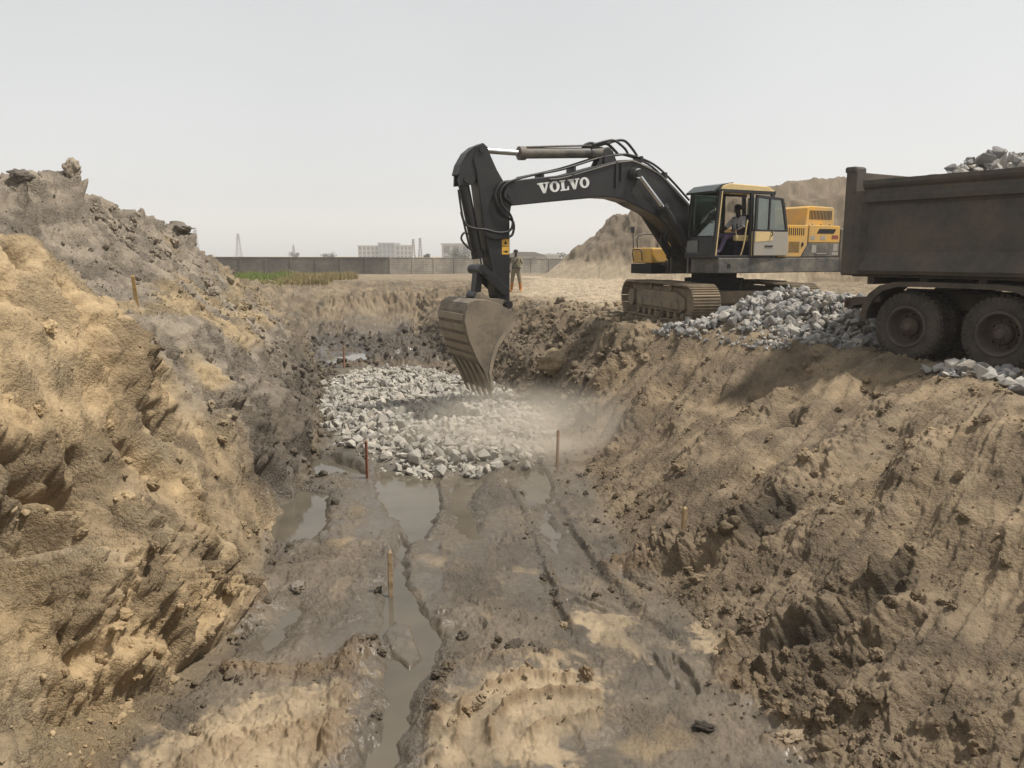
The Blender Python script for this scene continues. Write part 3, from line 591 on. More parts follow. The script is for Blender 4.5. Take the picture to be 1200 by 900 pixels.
# ---------------------------------------------------------------- the excavator
def build_excavator():
    YAW = math.radians(207)
    R = thing('excavator', 'large tracked excavator with black boom and yellow engine cover lowering its bucket into the trench', 'excavator', (5.05, 19.9, 0.0), YAW)
    blk = mat_worn('dark_grey_paint', (.012, .0125, .0135), dust=(.10, .085, .065), amt=.12, rough=.42, scale=1.6, bmp=.08)
    stl = mat_worn('muddy_steel', (.06, .055, .05), dust=(.25, .195, .13), amt=.85, rough=.6, scale=2.2, bmp=.35)
    yel = mat_worn('yellow_paint', (.62, .34, .045), dust=(.42, .30, .15), amt=.45, rough=.45, scale=1.5, bmp=.06)
    crm = mat_worn('faded_cream_paint', (.64, .48, .22), dust=(.5, .38, .2), amt=.4, rough=.5, scale=2, bmp=.05)
    gry = mat_worn('grey_panel_paint', (.045, .045, .045), dust=(.20, .175, .14), amt=.35, rough=.5, scale=2, bmp=.06)
    lgr = mat_worn('light_grey_panel', (.27, .265, .255), dust=(.33, .29, .23), amt=.5, rough=.5, scale=3)
    rub = mat_plain('black_rubber', (.018, .018, .018), .55)
    chrome = mat_plain('chromed_rod', (.62, .62, .62), .22, metal=1.0, var=.05)
    drk = mat_plain('dark_void', (.012, .012, .012), .8)
    wht = mat_plain('white_letter_paint', (.68, .68, .66), .5, var=.12)
    wrn = mat_plain('warning_yellow', (.62, .36, .05), .5, var=.15)
    bkt = mat_worn('bucket_steel', (.07, .06, .048), dust=(.22, .18, .13), amt=.7, rough=.65, scale=1.8, bmp=.3)
    wear = mat_worn('worn_bucket_steel', (.15, .127, .10), dust=(.28, .23, .165), amt=.8, rough=.6, scale=3, bmp=.25)
    glass, nt, b, out = new_mat('tinted_glass')
    mx = nd(nt, 'ShaderNodeMixShader', Fac=.22); tr = nd(nt, 'ShaderNodeBsdfTransparent'); tr.inputs[0].default_value = (.42, .48, .45, 1)
    gl = nd(nt, 'ShaderNodeBsdfGlossy', Roughness=.08); gl.inputs[0].default_value = (.7, .75, .72, 1)
    nt.links.new(tr.outputs[0], mx.inputs[1]); nt.links.new(gl.outputs[0], mx.inputs[2]); nt.links.new(mx.outputs[0], out.inputs['Surface'])
    nt.nodes.remove(b)
    # --- undercarriage, its own heading
    ca = math.radians(103 - 207)
    UM = Matrix.Rotation(ca, 4, 'Z')
    m = MB()
    m.box(-1.1, 1.1, -.8, .8, .42, .72, UM, .04)
    for sx in (-1, 1):
        for sy in (-1, 1):
            m.box(sx*.75-.22, sx*.75+.22, min(sy*.6, sy*1.15), max(sy*.6, sy*1.15), .38, .62, UM, .03)
    m.build('undercarriage_frame', stl, R)
    MB().cyl((0, 0, .70), (0, 0, .86), .62, n=40).cyl((0, 0, .86), (0, 0, 1.0), .72, n=40).cyl((0, 0, 1.0), (0, 0, 1.16), .55, n=40).build('swing_ring', drk, R)
    LT, RAD, ZC = 1.78, .415, .465
    def path(s):
        top = 2 * LT; arc = math.pi * RAD; s %= 2 * (top + arc)
        if s < top: return (-LT + s, ZC + RAD - .045 * math.sin(math.pi * s / top) ** 2 * 0 + (.02 if .3 * top < s < .7 * top else 0)), (1, 0)
        s -= top
        if s < arc: a = math.pi/2 - s / RAD; return (LT + RAD*math.cos(a), ZC + RAD*math.sin(a)), (math.sin(a), -math.cos(a))
        s -= arc
        if s < top: return (LT - s, ZC - RAD), (-1, 0)
        s -= top; a = -math.pi/2 - s / RAD
        return (-LT + RAD*math.cos(a), ZC + RAD*math.sin(a)), (math.sin(a), -math.cos(a))
    total = 2 * (2*LT + math.pi*RAD); NS = 50; W = .33
    for side in (1, -1):
        T = MB()
        for k in range(NS):
            (x, z), (tx, tz) = path(k * total / NS); n = (-tz, tx)
            M = UM @ Matrix(((tx, 0, n[0], x), (0, 1, 0, side*1.27), (tz, 0, n[1], z), (0, 0, 0, 1)))
            L = total / NS * .5 - .006
            T.box(-L, L, -W, W, -.015, .012, M, .004)
            for gx in (-L*.8, 0, L*.72): T.box(gx-.009, gx+.009, -W, W, .012, .038, M)
            T.box(-L*.9, L*.9, -.10, -.05, -.07, -.016, M); T.box(-L*.9, L*.9, .05, .10, -.07, -.016, M)
        t = T.build('track', stl, R)
        f = MB(); M = UM @ Matrix.Translation((0, side*1.27, 0))
        f.prism([(-1.45, .32), (-1.2, .22), (1.2, .22), (1.45, .32), (1.45, .58), (1.0, .70), (-1.0, .70), (-1.45, .58)], -.2, .2, bev=.02, M=M)
        f.prism([(-1.25, .30), (1.25, .30), (1.15, .52), (-1.15, .52)], -.26, .26, bev=.02, M=M)
        f.box(-1.9, 1.9, -.12, .12, .2, .80, M)
        for gx in (-.9, -.3, .3, .9): f.box(gx-.04, gx+.04, -.275, .275, .29, .5, M, .01)
        f.build('track_frame', stl, t)
        MB().cyl((-LT, -.1, ZC), (-LT, .1, ZC), .36, n=28, M=M).cyl((-LT, -.2, ZC), (-LT, .2, ZC), .17, n=20, M=M).build('idler_wheel', stl, t)
        s = MB().cyl((LT, -.09, ZC), (LT, .09, ZC), .31, n=28, M=M).cyl((LT, -.22, ZC), (LT, .22, ZC), .22, n=20, M=M)
        for k in range(20):
            a = 2*math.pi*k/20; s.box(-.035, .035, -.06, .06, .29, .375, M @ Matrix.Translation((LT, 0, ZC)) @ Matrix.Rotation(a, 4, 'Y'))
        s.build('drive_sprocket', stl, t)
        for k in range(8):
            x = -1.33 + k*.38
            MB().cyl((x, -.19, .15), (x, .19, .15), .085, n=14, M=M).build('track_roller', stl, t)
        for x in (-.6, .6): MB().cyl((x, -.16, .79), (x, .16, .79), .07, n=12, M=M).build('carrier_roller', stl, t)
    # --- deck, tail weight, engine house
    d = MB().box(-2.73, 1.16, .5, 1.45, 1.15, 1.50, bev=.02).box(-2.73, .2, -.5, .5, 1.12, 1.42).box(-2.73, 1.05, -1.45, -.5, 1.10, 1.44, bev=.02)
    d.box(-.2, 1.1, -.36, -.30, 1.12, 2.0).box(-.2, 1.1, .28, .34, 1.12, 2.0)
    d.build('upper_frame', gry, R)
    MB().box(.80, .88, 1.451, 1.462, 1.28, 1.36).build('deck_socket', drk, R)
    cw = [(-2.75, -1.42), (-3.05, -1.40), (-3.28, -1.05), (-3.36, -.5), (-3.36, .5), (-3.28, 1.05), (-3.05, 1.41), (-2.75, 1.44)]
    MB().prism(cw, 1.14, 2.22, axis='z', bev=.05).build('counterweight', gry, R)
    h = MB().box(-2.735, -.66, -1.40, 1.38, 1.51, 2.24, bev=.03).build('engine_house', yel, R)
    sp = MB().prism([(-.66, 1.52), (-1.42, 1.52), (-1.62, 1.80), (-1.63, 2.27), (-.66, 2.27)], 1.38, 1.42, bev=.012).build('side_panel', yel, R)
    g = MB()
    for k in range(9): g.box(-1.50+k*.068, -1.468+k*.068, 1.405, 1.424, 2.03, 2.20)
    g2 = MB()
    for k in range(10): g2.box(-1.36+k*.036, -1.345+k*.036, 1.405, 1.424, 1.62, 1.88)
    g.build('grille', drk, sp); g2.build('grille', drk, sp)
    MB().cyl((-1.46, 1.41, 1.83), (-1.46, 1.44, 1.83), .03, n=10).box(-1.485, -1.435, 1.42, 1.435, 1.77, 1.86).build('latch', drk, sp)
    dr = MB().prism([(-1.66, 1.86), (-2.72, 1.86), (-2.72, 2.27), (-1.66, 2.28)], 1.38, 1.425, bev=.015).build('engine_door', yel, R)
    MB().prism([(-1.92, 2.08), (-2.50, 2.08), (-2.58, 2.19), (-2.0, 2.19)], 1.41, 1.43).build('air_vent', drk, dr)
    [MB().box(a, b, 1.415, 1.4285, 1.93, 2.02).build('pale_sticker', lgr, dr) for a, b in ((-1.86, -1.72), (-2.22, -2.05))]
    MB().box(-2.66, -2.44, 1.415, 1.4285, 1.95, 2.04).build('red_sticker', mat_plain('faded_red', (.23, .06, .04), .6, var=.4, scale=30), dr)
    lp = MB().prism([(-1.46, 1.52), (-2.72, 1.52), (-2.72, 1.85), (-1.67, 1.85), (-1.64, 1.80)], 1.38, 1.42, bev=.012).build('lower_panel', gry, R)
    for a, b, c_, e in ((-1.93, -1.78, 1.62, 1.80), (-2.30, -1.95, 1.59, 1.612), (-2.66, -2.52, 1.66, 1.84), (-2.69, -2.48, 1.56, 1.63)): MB().box(a, b, 1.412, 1.424, c_, e).build('pale_sticker', lgr, lp)
    hd = MB().prism([(-2.05, 2.24), (-2.10, 2.72), (-2.18, 2.77), (-3.02, 2.75), (-3.06, 2.70), (-3.08, 2.24)], -.95, .92, bev=.025).build('engine_hood', yel, R)
    g = MB()
    for k in range(16): g.box(-2.96+k*.05, -2.935+k*.05, .91, .926, 2.44, 2.66)
    g.build('grille', drk, hd)
    for x in (-2.3, -2.6, -2.9): MB().cyl((x, .91, 2.31), (x, .927, 2.31), .018, n=8).build('hood_bolt', drk, hd)
    # right front tool box with rail
    tb = MB().box(.55, 1.48, -1.44, -.62, 1.36, 1.74, bev=.04).build('tool_box', yel, R)
    MB().box(.5, 1.5, -1.45, -.6, 1.1, 1.345, bev=.02).build('step_box', drk, tb)
    MB().tube([(1.52, -1.3, 1.42), (1.56, -1.3, 1.68), (1.56, -.95, 1.68), (1.52, -.95, 1.42)], .014, sub=3).tube([(1.3, -1.43, 1.70), (1.3, -1.43, 2.05), (.7, -1.43, 2.05), (.7, -1.43, 1.70)], .014, sub=3).build('handrail', blk, tb)
    MB().box(.50, .56, -1.42, -.64, 1.36, 2.0).box(-.5, .5, -1.44, -.62, 1.44, 2.1, bev=.03).build('fuel_tank', yel, R)
    MB().tube([(1.45, -1.42, 1.7), (1.45, -1.46, 2.15), (1.45, -1.46, 2.28)], .012).box(1.44, 1.48, -1.53, -1.40, 2.12, 2.28, bev=.015).build('mirror', blk, R)
    # --- cab: frame of posts, roof, panes, an open door folded back
    c = MB()
    def post(x0, z0, x1, z1, y, w=.05, dp=.06): c.prism([(x0-w, z0), (x0+w, z0), (x1+w, z1), (x1-w, z1)], y-dp/2, y+dp/2, bev=.008)
    post(1.27, 1.5, 1.15, 3.0, .48); post(1.27, 1.5, 1.15, 3.0, 1.42, .045)
    post(.20, 1.5, .22, 3.0, 1.42, .045); post(-.52, 1.5, -.42, 2.95, 1.42); post(-.52, 1.5, -.42, 2.95, .48); post(.2, 1.5, .22, 3.0, .48, .04)
    c.box(-.56, 1.31, .46, 1.44, 1.50, 1.56, bev=.01)
    c.box(-.50, 1.22, 1.39, 1.45, 2.95, 3.03, bev=.01).box(-.50, 1.22, .45, .51, 2.95, 3.03, bev=.01).box(1.12, 1.20, .45, 1.45, 2.95, 3.03, bev=.01)
    c.box(-.56, -.48, .51, 1.39, 1.56, 2.15).box(-.50, .16, .455, .50, 1.56, 2.1)
    c.prism([(1.275, 1.56), (1.305, 1.56), (1.285, 1.98), (1.255, 1.98)], .5, 1.40).box(.20, 1.24, .455, .50, 1.56, 2.0)
    cab = c.build('cab', blk, R)
    MB().prism([(1.16, 3.01), (1.10, 3.10), (.9, 3.16), (-.25, 3.13), (-.52, 3.0)], .47, 1.45, bev=.02).build('cab_roof', crm, cab)
    MB().prism([(1.36, 2.93), (1.36, 2.98), (1.14, 3.125), (.80, 3.185), (.80, 3.165), (1.10, 3.105), (1.18, 3.03)], .48, 1.43, bev=.006).build('sun_visor', mat_plain('smoked_plastic', (.02, .03, .026), .2), cab)
    MB().prism([(1.255, 2.0), (1.267, 2.0), (1.195, 2.95), (1.183, 2.95)], .52, 1.375).build('windscreen', glass, cab)
    MB().box(.26, 1.13, .475, .483, 2.02, 2.94).build('side_window', glass, cab)
    MB().box(-.505, -.495, .53, 1.37, 2.16, 2.92).build('rear_window', glass, cab)
    MB().tube([(1.29, .72, 2.02), (1.275, .95, 2.2), (1.24, 1.2, 2.5)], .009).box(1.262, 1.274, 1.0, 1.3, 2.28, 2.30).build('wiper', blk, cab)
    MB().box(1.30, 1.312, .52, .9, 1.62, 1.9).build('lower_pane', mat_plain('smeared_pane', (.10, .105, .10), .15), cab)
    MB().prism([(1.235, 1.55), (1.262, 1.55), (1.142, 2.98), (1.115, 2.98)], 1.445, 1.463).build('door_seal', crm, cab)
    MB().prism([(.17, 1.55), (.19, 1.55), (.20, 2.1), (.18, 2.1)], 1.445, 1.46).build('door_seal', crm, cab)
    DM = Matrix.Translation((.19, 1.50, 0)) @ Matrix.Rotation(math.radians(2.5), 4, 'Z')
    door = MB()
    prof = [(-.02, 1.53), (-1.12, 1.53), (-1.14, 1.70), (-1.10, 2.12), (-.02, 2.12)]
    door.prism([(-.02, 1.55), (-1.12, 1.55), (-1.14, 1.70), (-1.11, 2.12), (-.02, 2.12)], -.02, .02, bev=.012, M=DM)
    dd = door.build('door', lgr, R)
    MB().prism([(-.04, 1.86), (-.60, 1.90), (-.62, 2.10), (-.04, 2.10)], .012, .025, M=DM).build('tan_door_patch', crm, dd)
    fr = MB().prism([(-.02, 2.12), (-.10, 2.12), (-.10, 2.92), (-.02, 2.92)], -.022, .022, bev=.008, M=DM)
    fr.prism([(-1.03, 2.12), (-1.11, 2.12), (-1.00, 2.60), (-.92, 2.86), (-.84, 2.86), (-.93, 2.56)], -.022, .022, bev=.008, M=DM)
    fr.prism([(-.02, 2.86), (-.9, 2.82), (-.88, 2.88), (-.02, 2.93)], -.022, .022, bev=.008, M=DM).box(-.50, -.455, -.022, .022, 2.12, 2.86, DM, .005).box(-1.1, -.02, -.022, .022, 2.10, 2.15, DM, .008)
    fr.build('door_frame', blk, dd)
    MB().prism([(-.08, 2.13), (-1.04, 2.13), (-.95, 2.55), (-.86, 2.83), (-.08, 2.87)], -.004, .004, M=DM).build('door_pane', glass, dd)
    MB().box(-.62, -.36, .02, .035, 1.76, 1.785, DM).build('door_latch', drk, dd); MB().tube([(-.55, .02, 2.10), (-.55, .06, 2.08), (-.55, .06, 2.02), (-.55, .02, 2.0)], .012, M=DM).build('door_handle', drk, dd)
    MB().tube([(.46, 1.40, 1.56), (.40, 1.42, 1.8), (.34, 1.42, 2.22), (.30, 1.41, 2.36)], .017).build('grab_rail', crm, cab)
    MB().box(-.05, .42, .66, 1.16, 1.78, 1.90, bev=.04).box(-.14, -.02, .66, 1.16, 1.86, 2.50, bev=.04).box(-.05, .4, .70, 1.12, 1.56, 1.78, bev=.02).build('operator_seat', mat_plain('dark_blue_cloth', (.03, .028, .05), .9), cab)
    [MB().box(.12, .52, a, b, 1.88, 2.02, bev=.03).cyl((.46, (a+b)/2, 2.0), (.5, (a+b)/2, 2.14), .016).build('control_console', crm, cab) for a, b in ((1.18, 1.30), (.54, .64))]
    MB().box(.95, 1.15, .6, 1.2, 1.56, 1.64).cyl((1.0, .8, 1.6), (1.05, .8, 2.0), .02).cyl((1.0, 1.05, 1.6), (1.05, 1.05, 2.0), .02).build('pedals', drk, cab)
    # --- boom
    BO = [(5.96, 2.94), (5.90, 3.04), (5.66, 3.13), (5.31, 3.18), (4.55, 3.28), (3.78, 3.49), (3.09, 3.67), (2.68, 3.70), (2.29, 3.58), (1.9, 3.41), (1.49, 3.12), (1.07, 2.78), (.35, 2.12), (.15, 1.98), (.12, 1.80), (.30, 1.70), (.85, 1.76),
          (1.17, 1.80), (1.36, 1.98), (1.63, 2.20), (1.91, 2.40), (2.26, 2.56), (2.61, 2.68), (2.82, 2.77), (3.16, 2.84), (3.56, 2.845), (4.54, 2.74), (5.59, 2.62), (5.77, 2.60), (5.90, 2.68), (5.97, 2.80)]
    bo = MB().prism(BO, -.27, .25, bev=.018).build('boom', blk, R)
    # lettering: slab serif capitals laid along the boom
    P0 = Vector((5.16, 2.855)); ux = Vector((-1.0, .148)).normalized(); uz = Vector((-ux.y, ux.x)); uz = uz if uz.y > 0 else -uz
    LH = .225; lt = MB()
    def stroke(poly):
        pts = [tuple(P0 + ux * a + uz * b) for a, b in poly]
        lt.prism(pts, .2495, .2545)
    def L_V(x, w=.30):
        stroke([(x+.03, LH-.02), (x+.125, LH-.02), (x+w*.5+.025, .07), (x+w*.5-.0, 0), (x+w*.5-.03, 0)])
        stroke([(x+w*.5-.03, 0), (x+w*.5+.03, 0), (x+w-.03, LH-.02), (x+w-.085, LH-.02), (x+w*.5+.02, .075)])
        stroke([(x, LH-.03), (x+.155, LH-.03), (x+.155, LH), (x, LH)]); stroke([(x+w-.125, LH-.03), (x+w, LH-.03), (x+w, LH), (x+w-.125, LH)])
    def L_O(x, w=.25):
        n = 24
        for k in range(n):
            t0, t1 = 2*math.pi*k/n, 2*math.pi*(k+1)/n; cx, cz = x+w/2, LH/2
            o_ = lambda t: (cx + w/2*math.cos(t), cz + (LH/2+.004)*math.sin(t)); i_ = lambda t: (cx + (w/2-.075)*math.cos(t), cz + (LH/2-.035)*math.sin(t))
            stroke([o_(t0), o_(t1), i_(t1), i_(t0)])
    def L_L(x, w=.22):
        stroke([(x+.035, .0), (x+.11, .0), (x+.11, LH-.028), (x+.035, LH-.028)]); stroke([(x, LH-.03), (x+.145, LH-.03), (x+.145, LH), (x, LH)])
        stroke([(x, 0), (x+.036, 0), (x+.036, .03), (x, .03)]); stroke([(x+.109, 0), (x+w, 0), (x+w, .085), (x+w-.03, .085), (x+w-.05, .03), (x+.109, .03)])
    L_V(0); L_O(.295); L_L(.555); L_V(.765); L_O(1.06)
    lt.build('lettering', wht, bo)
    MB().tube([(5.64, .1, 3.15), (5.22, .1, 3.26), (4.46, .1, 3.42), (3.58, .1, 3.69), (3.01, .1, 3.80), (2.66, .1, 3.81), (2.05, .1, 3.65), (1.55, .1, 3.34), (.95, .1, 2.86)], .026).tube([(5.5, -.1, 3.2), (4.46, -.1, 3.44), (3.58, -.1, 3.71), (3.01, -.1, 3.82), (2.66, -.1, 3.83), (2.05, -.1, 3.67), (1.55, -.1, 3.36), (.95, -.1, 2.88)], .026).build('top_pipe', blk, bo)
    MB().tube([(4.9, .268, 3.17), (4.46, .268, 3.24), (3.26, .268, 3.58), (2.91, .268, 3.64), (2.68, .268, 3.65), (2.2, .268, 3.49), (1.88, .268, 3.34), (1.57, .268, 3.09), (1.10, .268, 2.72)], .018).build('side_pipe', gry, bo)
    for x, z in ((5.0, 3.2), (4.2, 3.39), (3.4, 3.63), (2.4, 3.69), (1.7, 3.36)): MB().box(x-.03, x+.03, -.16, .16, z-.03, z+.11).build('pipe_clamp', blk, bo)
    for a, b, c_, e in ((3.16, 3.20, 3.05, 3.62), (3.03, 3.06, 3.2, 3.6), (4.28, 4.34, 3.22, 3.30)): MB().box(a, b, .25, .285, c_, e).build('side_bracket', blk, bo)
    MB().cyl((5.88, -.33, 2.82), (5.88, .31, 2.82), .13, n=24).cyl((5.88, -.35, 2.82), (5.88, .33, 2.82), .05, n=12).build('boom_pin', blk, bo)
    MB().cyl((2.70, -.50, 3.38), (2.70, .50, 3.38), .085, n=20).cyl((2.70, .25, 3.38), (2.70, .32, 3.38), .15, n=20).build('cylinder_pin', blk, bo)
    for s in (1, -1):
        y = .41 * s - .01
        bc = MB().cyl((1.97, y, 2.66), (1.02, y, 1.55), .105, n=20).cyl((1.99, y, 2.68), (1.90, y, 2.58), .125, n=20).cyl((1.02, y-.06, 1.55), (1.02, y+.06, 1.55), .12, n=18).tube([(1.85, y+.02, 2.64), (1.6, y+.05, 2.38), (1.2, y+.05, 1.9)], .02).build('boom_cylinder', blk, R)
        MB().cyl((2.70, y, 3.38), (1.95, y, 2.64), .058, n=16).cyl((2.70, y-.05, 3.38), (2.70, y+.05, 3.38), .11, n=16).build('piston_rod', chrome, bc)
    MB().tube([(1.3, -.1, 1.7), (1.55, .0, 2.0), (1.4, .1, 2.25), (1.2, .0, 1.95), (1.0, .1, 1.6)], .03).tube([(1.1, -.25, 1.5), (1.5, -.2, 1.8), (1.45, -.2, 2.1), (1.1, -.2, 2.2)], .03).build('hydraulic_hose', rub, R)
    # stick cylinder on top of the boom
    MB().prism([(3.05, 3.62), (3.62, 3.50), (3.42, 3.90), (3.30, 3.94), (3.18, 3.88)], -.15, -.09, bev=.01).prism([(3.05, 3.62), (3.62, 3.50), (3.42, 3.90), (3.30, 3.94), (3.18, 3.88)], .06, .12, bev=.01).build('cylinder_bracket', blk, bo)
    sc = MB().cyl((5.42, -.01, 3.715), (3.45, -.01, 3.835), .115, n=22).cyl((5.50, -.01, 3.71), (5.36, -.01, 3.718), .145, n=22).cyl((3.72, -.01, 3.815), (3.4, -.01, 3.838), .13, n=22).cyl((3.31, -.14, 3.845), (3.31, .11, 3.845), .11, n=18)
    sc = sc.tube([(5.35, .05, 3.84), (4.6, .06, 3.90), (3.7, .06, 3.97), (3.45, .04, 4.0)], .022).build('stick_cylinder', gry, R)
    MB().cyl((6.47, -.01, 3.725), (5.4, -.01, 3.715), .062, n=16).cyl((6.47, -.07, 3.725), (6.47, .05, 3.725), .11, n=16).build('piston_rod', chrome, sc)
    MB().tube([(3.95, .05, 3.93), (3.75, .05, 4.02), (3.5, .05, 3.99), (3.3, .05, 4.03), (3.1, .06, 3.9), (3.0, .08, 3.8)], .032).tube([(3.55, .0, 4.0), (3.25, .0, 4.05), (2.98, .0, 4.13), (2.78, .02, 4.12), (2.6, .06, 3.95), (2.5, .1, 3.8)], .03).tube([(3.7, .1, 3.98), (3.35, .1, 4.08), (3.12, .1, 4.1), (2.85, .1, 3.95), (2.75, .1, 3.82)], .028).box(3.5, 3.9, -.06, .08, 3.92, 3.99, bev=.02).build('hydraulic_hose', rub, R)
    # --- stick
    SO = [(6.56, 3.79), (6.43, 3.85), (6.33, 3.77), (6.26, 3.6), (6.12, 3.33), (5.98, 3.12), (5.80, 2.9), (5.78, 2.6), (5.82, 2.4), (5.82, 1.37), (5.82, .42), (5.93, .36), (6.06, .46), (6.14, .70), (6.27, 1.37), (6.43, 2.18), (6.56, 3.1), (6.66, 3.52)]
    sk = MB().prism(SO, -.2, .2, bev=.016).build('stick', blk, R)
    MB().prism([(6.52, 3.80), (6.72, 3.68), (6.86, 3.48), (6.95, 3.2), (6.96, 2.97), (6.66, 3.0), (6.58, 3.1)], .10, .17, bev=.01).prism([(6.52, 3.80), (6.72, 3.68), (6.86, 3.48), (6.95, 3.2), (6.96, 2.97), (6.66, 3.0), (6.58, 3.1)], -.17, -.10, bev=.01).prism([(6.60, 3.78), (6.78, 3.64), (6.93, 3.40), (6.99, 3.2), (6.95, 3.18), (6.88, 3.40), (6.74, 3.6), (6.56, 3.74)], -.17, .17).build('stick_bracket', blk, sk)
    for x, z, w, r in ((6.80, 3.10, .2, .07), (6.47, 3.725, .23, .07), (5.93, .52, .4, .08), (5.95, .80, .25, .07)): MB().cyl((x, -w, z), (x, w, z), r, n=16).build('stick_pin', blk, sk)
    wl = MB().box(5.84, 6.01, .199, .2035, 1.755, 1.91).box(5.84, 6.01, .199, .2035, 1.58, 1.745).build('warning_label', wrn, sk)
    MB().prism([(5.885, 1.80), (5.965, 1.80), (5.925, 1.875)], .2033, .206).build('warning_symbol', drk, wl); MB().box(5.875, 5.935, .2033, .206, 1.62, 1.66).box(5.93, 5.975, .2033, .2062, 1.63, 1.65).build('warning_symbol', drk, wl)
    MB().prism([(6.50, 2.93), (5.95, 2.97), (5.95, 2.955), (6.5, 2.915)], .2, .204).prism([(6.60, 3.35), (6.18, 3.30), (6.30, 2.4), (6.46, 2.45)], .199, .206, bev=.002).build('stick_plate', blk, sk)
    bc = MB().cyl((6.80, 0, 3.02), (6.48, 0, 1.55), .115, n=20).cyl((6.50, 0, 1.66), (6.47, 0, 1.50), .14, n=20).cyl((6.80, -.09, 3.10), (6.80, .09, 3.10), .12, n=16).tube([(6.93, .04, 2.9), (6.86, .06, 2.4), (6.70, .07, 1.75), (6.6, .07, 1.62)], .024).build('bucket_cylinder', blk, R)
    MB().cyl((6.49, 0, 1.6), (6.44, 0, 1.26), .062, n=14).cyl((6.43, -.08, 1.24), (6.43, .08, 1.24), .1, n=14).build('piston_rod', chrome, bc)
    MB().tube([(5.70, .28, 3.14), (5.95, .30, 3.04), (6.10, .30, 2.85), (6.05, .30, 2.60), (5.88, .30, 2.43), (5.80, .29, 2.26), (5.86, .28, 2.08), (6.11, .27, 2.03), (6.41, .24, 2.09), (6.68, .18, 2.12), (6.84, .15, 2.22), (6.91, .12, 2.45)], .026).tube([(5.74, .24, 3.10), (6.05, .27, 3.05), (6.2, .27, 2.8), (6.1, .27, 2.55), (5.95, .26, 2.38), (5.76, .25, 2.25), (5.78, .24, 2.0), (5.95, .23, 1.93), (6.2, .22, 1.9), (6.4, .2, 1.98)], .028).build('hydraulic_hose', rub, R)
    MB().tube([(6.76, .12, 2.0), (6.86, .14, 2.02), (6.92, .14, 1.9), (6.80, .14, 1.75), (6.68, .12, 1.68)], .022).build('hydraulic_hose', rub, R)
    # linkage and bucket
    lk = MB()
    for y in (-.27, .23):
        lk.prism([(5.90, .72), (6.02, .72), (6.50, 1.16), (6.56, 1.30), (6.44, 1.36), (5.88, .86)], y, y+.05, bev=.008)
    lk.cyl((6.43, -.32, 1.24), (6.43, .32, 1.24), .07, n=16).cyl((6.50, -.30, 1.27), (6.50, .30, 1.27), .10, n=16)
    lk.build('link_lever', blk, R)
    MB().prism([(6.40, 1.30), (6.55, 1.30), (6.62, .70), (6.48, .66)], -.13, .13, bev=.02).cyl((6.55, -.22, .70), (6.55, .22, .70), .12, n=18).build('bucket_link', blk, R)
    near = [(5.93, .15), (5.92, .32), (6.05, .42), (6.38, .585), (6.60, .655), (6.88, .66), (7.05, .57), (7.12, .25), (7.02, -.16), (6.85, -.54), (6.68, -.82), (6.54, -1.20), (6.47, -1.20), (6.53, -.83), (6.47, -.60), (6.38, -.33), (6.20, -.08)]
    bk = MB().prism(near, .68, .72, bev=.006).prism(near, -.72, -.68, bev=.006)
    outer = [(6.38, .59), (6.60, .66), (6.86, .67), (7.02, .60), (7.10, .44), (7.13, .25), (7.09, .02), (7.03, -.16), (6.95, -.35), (6.86, -.54), (6.69, -.82), (6.62, -1.0), (6.55, -1.22)]
    inner = [(x-.045, z-.02) for x, z in outer][::-1]
    bk.prism(outer + inner, -.70, .70)
    for y in (-.24, .20): bk.prism([(5.86, .50), (5.95, .40), (6.4, .56), (6.70, .63), (6.62, .78), (6.5, .80), (6.3, .66), (6.0, .64)], y, y+.05, bev=.008)
    bk = bk.build('bucket', bkt, R)
    wb = MB()
    for z0, z1 in ((.38, .24), (.17, .02), (-.05, -.20), (-.27, -.40), (-.46, -.57)):
        xa, xb = np.interp([-z0, -z1], [-.6, -.44, -.25, -.02, .16, .35, .54, .82], [7.02, 7.10, 7.13, 7.09, 7.03, 6.95, 6.86, 6.69])
        wb.prism([(xa-.01, z0), (xa+.028, z0), (xb+.028, z1), (xb-.01, z1)], -.66, .66, bev=.006)
    wb.build('wear_plate', wear, bk)
    for k in range(5):
        y = -.62 + k*.31
        MB().prism([(6.80, -.68), (6.84, -.66), (6.66, -1.0), (6.53, -1.30), (6.46, -1.44), (6.44, -1.43), (6.49, -1.18), (6.58, -1.02)], y-.065, y+.065, bev=.012).build('bucket_tooth', wear, bk)
    MB().prism([(5.93, .12), (5.99, .20), (6.26, -.06), (6.44, -.31), (6.53, -.58), (6.58, -.84), (6.52, -1.2), (6.46, -1.2), (6.51, -.84), (6.45, -.60), (6.36, -.35), (6.19, -.11)], .719, .735).build('side_cutter', wear, bk)
    return R
